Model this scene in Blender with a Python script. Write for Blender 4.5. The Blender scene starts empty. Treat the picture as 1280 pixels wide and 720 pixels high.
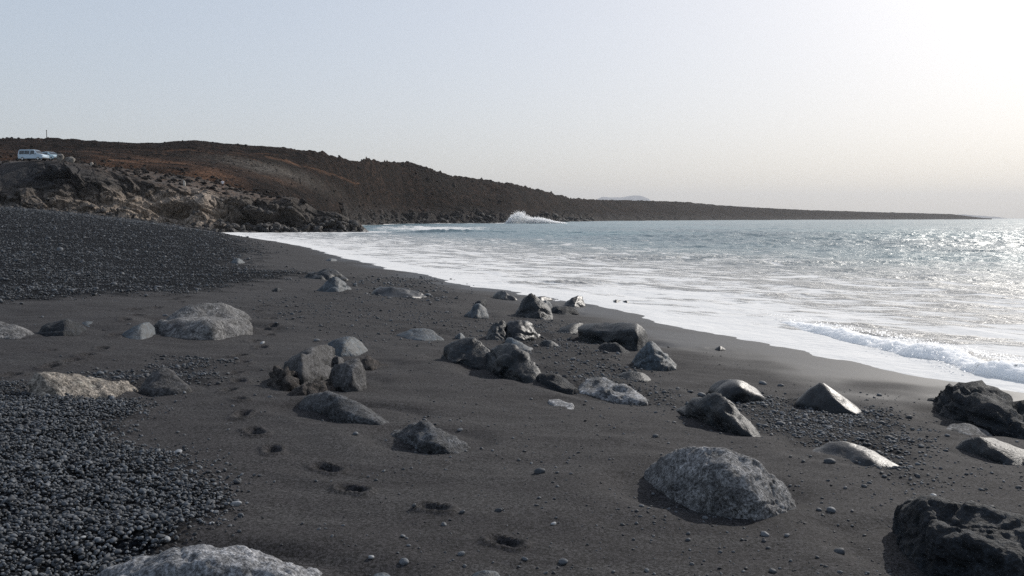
import bpy, bmesh, math, random
import numpy as np
from mathutils import Vector, Matrix

random.seed(7)
RNG = np.random.default_rng(7)
scn = bpy.context.scene
COL = scn.collection
R = math.radians

# ------------------------------------------------------------------ camera
W, HH, F = 1280.0, 720.0, 1108.0
HOR = 273.0                       # horizon row in the photograph
CAMZ = 2.6                        # metres above the sea
PITCH = math.atan((HH / 2 - HOR) / F)
cam_d = bpy.data.cameras.new('camera')
cam = bpy.data.objects.new('camera', cam_d)
COL.objects.link(cam)
cam_d.sensor_width = 36.0
cam_d.lens = 36.0 * F / W
cam_d.clip_start = 0.05
cam_d.clip_end = 40000.0
cam.location = (0, 0, CAMZ)
cam.rotation_euler = (math.pi / 2 - PITCH, 0, 0)
scn.camera = cam

# ------------------------------------------------------------------ light
SUN_AZ, SUN_EL = 41.0, 30.0       # azimuth to the right of the view axis
SUN_STRENGTH, SKY_STRENGTH = 3.8, 0.1
SKY_GAMMA, SKY_GAIN = 0.40, 3.66
world = bpy.data.worlds.new('World')
scn.world = world
world.use_nodes = True
wn, wl = world.node_tree.nodes, world.node_tree.links
bg = wn['Background']
sky = wn.new('ShaderNodeTexSky')
sky.sky_type = 'NISHITA'
sky.sun_disc = False
sky.sun_elevation = R(SUN_EL)
sky.sun_rotation = R(SUN_AZ)
sky.altitude = 0
sky.air_density = 1.0
sky.dust_density = 2.6
sky.ozone_density = 3.0
hs = wn.new('ShaderNodeHueSaturation')
hs.inputs['Saturation'].default_value = 1.02
wl.new(sky.outputs[0], hs.inputs['Color'])
gm = wn.new('ShaderNodeGamma')            # a dusty day: the sky's range is narrower than in clear air
gm.inputs['Gamma'].default_value = SKY_GAMMA
wl.new(hs.outputs[0], gm.inputs['Color'])
gn = wn.new('ShaderNodeVectorMath'); gn.operation = 'MULTIPLY'
gn.inputs[1].default_value = (SKY_GAIN * 1.0, SKY_GAIN * 1.0, SKY_GAIN * 1.025)
wl.new(gm.outputs[0], gn.inputs[0])
wl.new(gn.outputs[0], bg.inputs['Color'])
bg.inputs['Strength'].default_value = SKY_STRENGTH
sun_d = bpy.data.lights.new('sun', 'SUN')
sun_d.energy = SUN_STRENGTH
sun_d.angle = R(0.53)
sun_d.color = (1.0, 0.95, 0.88)
sun = bpy.data.objects.new('sun', sun_d)
COL.objects.link(sun)
sdir = Vector((math.sin(R(SUN_AZ)) * math.cos(R(SUN_EL)), math.cos(R(SUN_AZ)) * math.cos(R(SUN_EL)), math.sin(R(SUN_EL))))
sun.rotation_euler = (-sdir).to_track_quat('-Z', 'Y').to_euler()
sun.location = sdir * 60
scn.view_settings.view_transform = 'Standard'
scn.view_settings.look = 'None'
scn.view_settings.exposure = 0.0
scn.view_settings.gamma = 1.0
scn.view_settings.use_curve_mapping = False
scn.cycles.use_denoising = False
scn.cycles.denoising_prefilter = 'ACCURATE'
scn.cycles.max_bounces = 6
scn.cycles.volume_bounces = 0
scn.cycles.sample_clamp_indirect = 2.0
scn.cycles.sample_clamp_direct = 3.0

# ------------------------------------------------------------------ noise
def _hash(ix, iy, iz, seed):
    h = (ix.astype(np.uint32) * np.uint32(374761393) + iy.astype(np.uint32) * np.uint32(668265263)
         + iz.astype(np.uint32) * np.uint32(2147483647) + np.uint32((seed * 974634311 + 12345) & 0xffffffff))
    h = (h ^ (h >> np.uint32(13))) * np.uint32(1274126177)
    h = (h ^ (h >> np.uint32(16))) * np.uint32(2246822519)
    return h ^ (h >> np.uint32(15))

def pnoise(P, seed=0):
    P = np.asarray(P, dtype=np.float64)
    I = np.floor(P).astype(np.int64)
    f = P - I
    u = f * f * f * (f * (f * 6 - 15) + 10)
    out = 0.0
    for dx in (0, 1):
        wx = u[:, 0] if dx else 1 - u[:, 0]
        for dy in (0, 1):
            wy = u[:, 1] if dy else 1 - u[:, 1]
            for dz in (0, 1):
                wz = u[:, 2] if dz else 1 - u[:, 2]
                h = _hash(I[:, 0] + dx, I[:, 1] + dy, I[:, 2] + dz, seed)
                gx = (h & np.uint32(1023)).astype(np.float64) / 511.5 - 1
                gy = ((h >> np.uint32(10)) & np.uint32(1023)).astype(np.float64) / 511.5 - 1
                gz = ((h >> np.uint32(20)) & np.uint32(1023)).astype(np.float64) / 511.5 - 1
                out = out + wx * wy * wz * (gx * (f[:, 0] - dx) + gy * (f[:, 1] - dy) + gz * (f[:, 2] - dz))
    return out * 1.3

def fbm(P, octaves=4, seed=0, gain=0.5, lac=2.03):
    P = np.asarray(P, dtype=np.float64)
    a, o = 1.0, 0.0
    for k in range(octaves):
        o = o + a * pnoise(P, seed + k * 17)
        P = P * lac + 3.7
        a *= gain
    return o

def ridged(P, octaves=4, seed=0, gain=0.5):
    P = np.asarray(P, dtype=np.float64)
    a, o = 1.0, 0.0
    for k in range(octaves):
        o = o + a * (1 - 2 * np.abs(pnoise(P, seed + k * 17)))
        P = P * 2.03 + 3.7
        a *= gain
    return o

def worley(P, seed=0):
    P = np.asarray(P, dtype=np.float64)
    I = np.floor(P).astype(np.int64)
    f = P - I
    d1 = np.full(len(P), 9.0)
    d2 = np.full(len(P), 9.0)
    cid = np.zeros(len(P))
    for dx in (-1, 0, 1):
        for dy in (-1, 0, 1):
            for dz in (-1, 0, 1):
                h = _hash(I[:, 0] + dx, I[:, 1] + dy, I[:, 2] + dz, seed)
                px = (h & np.uint32(1023)).astype(np.float64) / 1023 + dx - f[:, 0]
                py = ((h >> np.uint32(10)) & np.uint32(1023)).astype(np.float64) / 1023 + dy - f[:, 1]
                pz = ((h >> np.uint32(20)) & np.uint32(1023)).astype(np.float64) / 1023 + dz - f[:, 2]
                d = np.sqrt(px * px + py * py + pz * pz)
                near = d < d1
                d2 = np.where(near, d1, np.minimum(d2, d))
                cid = np.where(near, (h >> np.uint32(7)) % np.uint32(997), cid)
                d1 = np.where(near, d, d1)
    return d1, d2, cid / 997.0

def xy0(x, y, s):
    return np.stack([x * s, y * s, np.full(np.shape(x), 0.37)], axis=-1)

def sstep(a, b, x):
    t = np.clip((x - a) / (b - a), 0, 1)
    return t * t * (3 - 2 * t)

# ------------------------------------------------------------------ pixels to rays, the coast line
CT, ST = math.cos(PITCH), math.sin(PITCH)
def ray(px, py):
    a, b = (px - W / 2) / F, -(py - HH / 2) / F
    return np.array([a, CT + b * ST, -ST + b * CT])
def at_y(px, py, y):
    r = ray(px, py)
    t = y / r[1]
    return np.array([r[0] * t, y, CAMZ + r[2] * t])
def on_z(px, py, z):
    r = ray(px, py)
    t = (z - CAMZ) / r[2]
    return np.array([r[0] * t, r[1] * t, z])
def z_of(py, y):
    b = -(np.asarray(py, float) - HH / 2) / F
    return CAMZ + (-ST + b * CT) / (CT + b * ST) * y

SHORE_PX = [(1280, 492, .12), (1174, 477, .12), (1074, 454, .12), (942, 427, .12), (880, 413, .13), (821, 401, .13),
            (740, 382, .15), (690, 374, .15), (628, 362, .16), (581, 353, .17), (520, 341, .18), (475, 332, .2), (425, 320, .22), (380, 308, .25),
            (340, 301, .27), (300, 296, .3), (270, 290, .3)]
_s = [on_z(*p)[:2] for p in SHORE_PX]
_d = (_s[0] - _s[2]) / np.linalg.norm(_s[0] - _s[2])
SHORE = np.array([_s[0] + _d * 60 + np.array([25, 0]), _s[0] + _d * 22 + np.array([4, 0]), _s[0] + _d * 8 + np.array([.6, 0])] + _s
                 + [_s[-1] + np.array([-10, 12]), _s[-1] + np.array([-60, 30]), _s[-1] + np.array([-200, 60])])

def _catmull(P, n=4):
    Q = np.concatenate([[2 * P[0] - P[1]], P, [2 * P[-1] - P[-2]]]); out = []
    for a, b, c, d in zip(Q[:-3], Q[1:-2], Q[2:-1], Q[3:]):
        for t in np.arange(n) / n:
            out.append(.5 * (2 * b + (c - a) * t + (2 * a - 5 * b + 4 * c - d) * t * t + (3 * b - a - 3 * c + d) * t ** 3))
    return np.array(out + [P[-1]])
SHORE = _catmull(SHORE)

def shore_dist(x, y):
    """metres to the coast line, positive on the water's side"""
    x = np.asarray(x, float); y = np.asarray(y, float)
    best = np.full(x.shape, 1e9); sg = np.ones(x.shape)
    for a, b in zip(SHORE[:-1], SHORE[1:]):
        ex, ey = b - a
        L2 = ex * ex + ey * ey
        t = np.clip(((x - a[0]) * ex + (y - a[1]) * ey) / L2, 0, 1)
        dx, dy = x - a[0] - t * ex, y - a[1] - t * ey
        d = dx * dx + dy * dy
        c = ex * dy - ey * dx
        m = d < best
        best = np.where(m, d, best)
        sg = np.where(m, np.where(c < 0, 1.0, -1.0), sg)
    return np.sqrt(best) * sg

def edge_z(y):
    return 0.12 + 0.18 * sstep(20, 140, y)

def ground_base(x, y):
    x = np.asarray(x, float); y = np.asarray(y, float)
    sd = shore_dist(x, y)
    s = -sd
    z = edge_z(y) + np.where(s > 0, 0.062 * s - 0.0006 * np.clip(s - 12, 0, 40) ** 2 * 0.4, 0.07 * s)
    sc = np.clip(s, 0, 38)
    z = z + (0.115 * sc - 0.0015 * sc * sc) * sstep(26, 105, y)
    return np.maximum(z, -2.5)

_YS = np.geomspace(2.0, 230, 1600)
def hit(px, py):
    r = ray(px, py)
    k = r[0] / r[1]; m = r[2] / r[1]
    g = ground_base(k * _YS, _YS)
    h = CAMZ + m * _YS - g
    i = np.argmax(h < 0)
    if not (h < 0).any():          # passes just above the crest of the beach: take the nearest spot
        y = _YS[int(np.argmin(np.where(_YS < 145, h / _YS, 9)))]
        return np.array([k * y, y, float(ground_base(np.array([k * y]), np.array([y]))[0])])
    a, b = h[i - 1], h[i]
    t = a / (a - b) if a != b else 0
    y = _YS[i - 1] + t * (_YS[i] - _YS[i - 1])
    return np.array([k * y, y, CAMZ + m * y])

# ------------------------------------------------------------------ object helpers
def tag(o, label=None, cat=None, group=None, kind=None):
    if label: o['label'] = label
    if cat: o['category'] = cat
    if group: o['group'] = group
    if kind: o['kind'] = kind
    return o

def link(name, me, mat=None, parent=None, loc=None):
    o = bpy.data.objects.new(name, me)
    COL.objects.link(o)
    if mat is not None:
        me.materials.append(mat)
    if parent is not None:
        o.parent = parent
    if loc is not None:
        o.location = loc
    return o

def np_mesh(name, V, Fc, smooth=True, attrs=None):
    """V (n,3); Fc an int array (m,3) or (m,4)"""
    me = bpy.data.meshes.new(name)
    V = np.asarray(V, np.float32); Fc = np.asarray(Fc, np.int32)
    n, k = Fc.shape
    me.vertices.add(len(V)); me.vertices.foreach_set('co', V.ravel())
    me.loops.add(n * k); me.loops.foreach_set('vertex_index', Fc.ravel())
    me.polygons.add(n)
    me.polygons.foreach_set('loop_start', np.arange(0, n * k, k, dtype=np.int32))
    me.polygons.foreach_set('loop_total', np.full(n, k, np.int32))
    me.polygons.foreach_set('use_smooth', np.full(n, smooth, bool))
    for an, av in (attrs or {}).items():
        a = me.attributes.new(an, 'FLOAT', 'POINT')
        a.data.foreach_set('value', np.asarray(av, np.float32))
    me.update(calc_edges=True)
    me.validate()
    return me

def grid_faces(nr, nc):
    i = np.arange(nr * nc).reshape(nr, nc)
    return np.stack([i[:-1, :-1], i[:-1, 1:], i[1:, 1:], i[1:, :-1]], -1).reshape(-1, 4)

def compact(V, Fc, attrs):
    used = np.zeros(len(V), bool); used[Fc.ravel()] = True
    ren = np.cumsum(used) - 1
    return V[used], ren[Fc], {k: v[used] for k, v in attrs.items()}

_ICO = {}
def ico(sub):
    if sub not in _ICO:
        bm = bmesh.new()
        bmesh.ops.create_icosphere(bm, subdivisions=sub, radius=1.0)
        V = np.array([v.co[:] for v in bm.verts]); Fc = np.array([[v.index for v in f.verts] for f in bm.faces])
        bm.free()
        V /= np.linalg.norm(V, axis=1)[:, None]
        _ICO[sub] = (V, Fc)
    return _ICO[sub]

def normals(V, Fc):
    n = np.cross(V[Fc[:, 1]] - V[Fc[:, 0]], V[Fc[:, 2]] - V[Fc[:, 0]])
    o = np.zeros_like(V)
    for k in range(3):
        np.add.at(o, Fc[:, k], n)
    return o / (np.linalg.norm(o, axis=1)[:, None] + 1e-12)

# ------------------------------------------------------------------ materials
def new_mat(name):
    m = bpy.data.materials.new(name); m.use_nodes = True
    return m, m.node_tree.nodes, m.node_tree.links, m.node_tree.nodes['Principled BSDF']

class NT:
    """short-hand for node building"""
    def __init__(s, name):
        s.m, s.n, s.l, s.b = new_mat(name)
        s.obj = s.n.new('ShaderNodeTexCoord').outputs['Object']
    def noise(s, scale, detail=4, rough=0.55, vec=None, dist=0.0):
        t = s.n.new('ShaderNodeTexNoise'); t.inputs['Scale'].default_value = scale
        t.inputs['Detail'].default_value = detail; t.inputs['Roughness'].default_value = rough; t.inputs['Distortion'].default_value = dist
        s.l.new(vec if vec is not None else s.obj, t.inputs['Vector'])
        return t.outputs['Fac']
    def voro(s, scale, vec=None, feat='F1', out='Distance'):
        t = s.n.new('ShaderNodeTexVoronoi'); t.feature = feat; t.inputs['Scale'].default_value = scale
        s.l.new(vec if vec is not None else s.obj, t.inputs['Vector'])
        return t.outputs[out]
    def ramp(s, v, pts):
        t = s.n.new('ShaderNodeValToRGB'); e = t.color_ramp.elements
        while len(e) < len(pts): e.new(0.5)
        for q, (p, c) in zip(e, pts):
            q.position = p
            q.color = (c, c, c, 1) if isinstance(c, (int, float)) else (*c, 1)
        s.l.new(v, t.inputs[0])
        return t.outputs[0]
    def mix(s, f, a, b, mode='MIX'):
        t = s.n.new('ShaderNodeMix'); t.data_type = 'RGBA'; t.blend_type = mode
        for k, v in ((0, f), (6, a), (7, b)):
            sock = t.inputs[k]
            if isinstance(v, (int, float)):
                sock.default_value = v if k == 0 else (v, v, v, 1)
            elif isinstance(v, tuple): sock.default_value = (*v, 1)
            else: s.l.new(v, sock)
        return t.outputs[2]
    def math(s, op, a, b=0.0, c=0.0, clamp=False):
        t = s.n.new('ShaderNodeMath'); t.operation = op; t.use_clamp = clamp
        for k, v in enumerate((a, b, c)):
            if isinstance(v, (int, float)): t.inputs[k].default_value = v
            else: s.l.new(v, t.inputs[k])
        return t.outputs[0]
    def attr(s, name, kind='GEOMETRY', out='Fac'):
        t = s.n.new('ShaderNodeAttribute'); t.attribute_name = name; t.attribute_type = kind
        return t.outputs[out]
    def scaled(s, sx, sy, sz, rot=0.0, vec=None):
        t = s.n.new('ShaderNodeMapping'); t.inputs['Scale'].default_value = (sx, sy, sz); t.inputs['Rotation'].default_value = (0, 0, rot)
        s.l.new(vec if vec is not None else s.obj, t.inputs['Vector'])
        return t.outputs[0]
    def bump(s, h, strength, dist, prev=None):
        t = s.n.new('ShaderNodeBump'); t.inputs['Strength'].default_value = strength; t.inputs['Distance'].default_value = dist
        s.l.new(h, t.inputs['Height'])
        if prev is not None: s.l.new(prev, t.inputs['Normal'])
        return t.outputs[0]
    def out(s, color=None, rough=None, normal=None, spec=None, metallic=None, coat=None):
        for key, v in (('Base Color', color), ('Roughness', rough), ('Normal', normal), ('Specular IOR Level', spec), ('Metallic', metallic), ('Coat Weight', coat)):
            if v is None: continue
            if isinstance(v, tuple): s.b.inputs[key].default_value = (*v, 1)
            elif isinstance(v, (int, float)): s.b.inputs[key].default_value = v
            else: s.l.new(v, s.b.inputs[key])
        return s.m

def plain(name, color, rough=0.6, metallic=0.0, spec=0.5):
    t = NT(name)
    n = t.noise(9, 3)
    c = t.mix(1.0, color, t.ramp(n, [(0.3, 0.85), (0.7, 1.1)]), 'MULTIPLY')
    return t.out(c, rough, None, spec, metallic)

def rock_mat(name, dark, light, rough=0.75, scale=3.0, pits=0.5, bump=0.5, spec=0.4, fine=40.0, crack=0.0, speck=0.0):
    t = NT(name)
    oi = t.n.new('ShaderNodeObjectInfo')
    off = t.n.new('ShaderNodeVectorMath'); off.operation = 'ADD'
    sc = t.n.new('ShaderNodeVectorMath'); sc.operation = 'SCALE'; sc.inputs[3].default_value = 0.37
    t.l.new(oi.outputs['Location'], sc.inputs[0]); t.l.new(t.obj, off.inputs[0]); t.l.new(sc.outputs[0], off.inputs[1])
    v = off.outputs[0]
    big = t.noise(scale, 5, 0.6, v, 0.4)
    fin = t.noise(fine, 4, 0.65, v)
    c = t.mix(t.ramp(big, [(0.34, 0.0), (0.66, 1.0)]), dark, light)
    mid = t.noise(fine * .28, 6, .7, v, .5)
    c = t.mix(1.0, c, t.ramp(mid, [(0.36, 0.5), (0.5, 1.0), (0.64, 1.6)]), 'MULTIPLY')
    c = t.mix(1.0, c, t.ramp(fin, [(0.38, 0.42), (0.5, 1.0), (0.62, 1.7)]), 'MULTIPLY')
    h = t.math('ADD', t.math('MULTIPLY', mid, 0.7), t.math('MULTIPLY', fin, 0.45))
    if pits > 0:
        pv = t.voro(fine * 0.55, v)
        pm = t.ramp(pv, [(0.05, 0.0), (0.3, 1.0)])
        gate = t.ramp(t.noise(scale * 2.2, 2, 0.5, v), [(0.45, 0.0), (0.62, 1.0)])
        pm = t.mix(gate, 1.0, pm)
        c = t.mix(1.0, c, t.mix(pits * 0.55, 1.0, pm), 'MULTIPLY')
        h = t.math('ADD', h, t.math('MULTIPLY', pm, 0.35 * pits))
    if crack > 0:
        cv = t.voro(scale * 1.3, v, 'DISTANCE_TO_EDGE')
        cm = t.ramp(cv, [(0.0, 0.0), (0.035, 1.0)])
        c = t.mix(1.0, c, t.mix(crack, 1.0, cm), 'MULTIPLY')
        h = t.math('ADD', h, t.math('MULTIPLY', cm, 0.25 * crack))
    if speck > 0:
        sv = t.ramp(t.noise(fine * 2.3, 2, 0.5, v), [(0.62, 0.0), (0.72, 1.0)])
        c = t.mix(t.math('MULTIPLY', sv, speck), c, (0.34, 0.33, 0.31))
    st_ = t.ramp(t.noise(scale * 1.7, 6, .72, v, 1.0), [(.56, 0.0), (.72, .55)])
    c = t.mix(st_, c, tuple(min(.6, x * 2.1 + .02) for x in light))
    rg = t.math('ADD', rough - 0.15, t.math('MULTIPLY', big, 0.34))
    return t.out(c, rg, t.bump(h, min(1.0, bump * 1.2), 0.06), spec)

M_BASALT = rock_mat('basalt', (0.0072, 0.0089, 0.0117), (0.0175, 0.0218, 0.0274), 0.72, 2.5, 0.5, 0.9, 0.35, 52, 0.25)
M_WET = rock_mat('smooth_wet_basalt', (0.0035, 0.0047, 0.0064), (0.0079, 0.0104, 0.0135), 0.42, 2.0, 0.0, 0.25, 0.4, 26)
M_SATIN = rock_mat('worn_basalt', (0.0055, 0.0072, 0.0091), (0.0108, 0.0142, 0.0174), 0.48, 2.2, 0.15, 0.5, 0.3, 24, 0.12)
M_BLUE = rock_mat('blue_grey_stone', (0.0223, 0.0298, 0.0372), (0.0445, 0.0577, 0.0694), 0.62, 2.2, 0.1, 0.4, 0.45, 30, 0.15)
M_PALE = rock_mat('pale_grey_stone', (0.1508, 0.1552, 0.1642), (0.3017, 0.3017, 0.3106), 0.85, 2.6, 0.35, 0.7, 0.3, 60, 0.12)
M_DOME = rock_mat('speckled_grey_stone', (0.0812, 0.0819, 0.0847), (0.2520, 0.2492, 0.2492), 0.85, 3.2, 0.4, 1.2, 0.3, 58, 0.0, 0.5)
M_FLAT = rock_mat('grey_flat_stone', (0.0578, 0.0578, 0.0607), (0.1561, 0.1532, 0.1503), 0.85, 2.3, 0.4, 0.7, 0.3, 36, 0.3)
M_TAN = rock_mat('tan_rough_stone', (0.10, 0.092, 0.083), (0.30, 0.265, 0.225), 0.9, 6.0, 0.7, 1.3, 0.2, 40, 0.0, 0.4)
M_BROWN = rock_mat('brown_grey_stone', (0.028, 0.0278, 0.0292), (0.070, 0.0685, 0.0695), 0.75, 2.4, 0.2, 0.55, 0.3, 40, 0.1)
M_GREY = rock_mat('dull_grey_basalt', (0.030, 0.0315, 0.034), (0.088, 0.0905, 0.096), 0.8, 2.6, 0.45, 0.8, 0.3, 46, 0.15, 0.25)
M_CRUST = rock_mat('crusty_rock', (0.010, 0.0095, 0.0098), (0.075, 0.064, 0.058), 0.85, 9.0, 0.5, 1.2, 0.3, 60, 0.2)
M_WHITE = rock_mat('whitish_slab_stone', (0.1904, 0.1904, 0.1972), (0.3400, 0.3332, 0.3264), 0.85, 5.0, 0.3, 0.8, 0.3, 44, 0.3)
M_STREAK = rock_mat('white_veined_basalt', (0.0306, 0.0337, 0.0367), (0.2570, 0.2570, 0.2632), 0.7, 5.5, 0.2, 0.7, 0.4, 40, 0.3)

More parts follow.
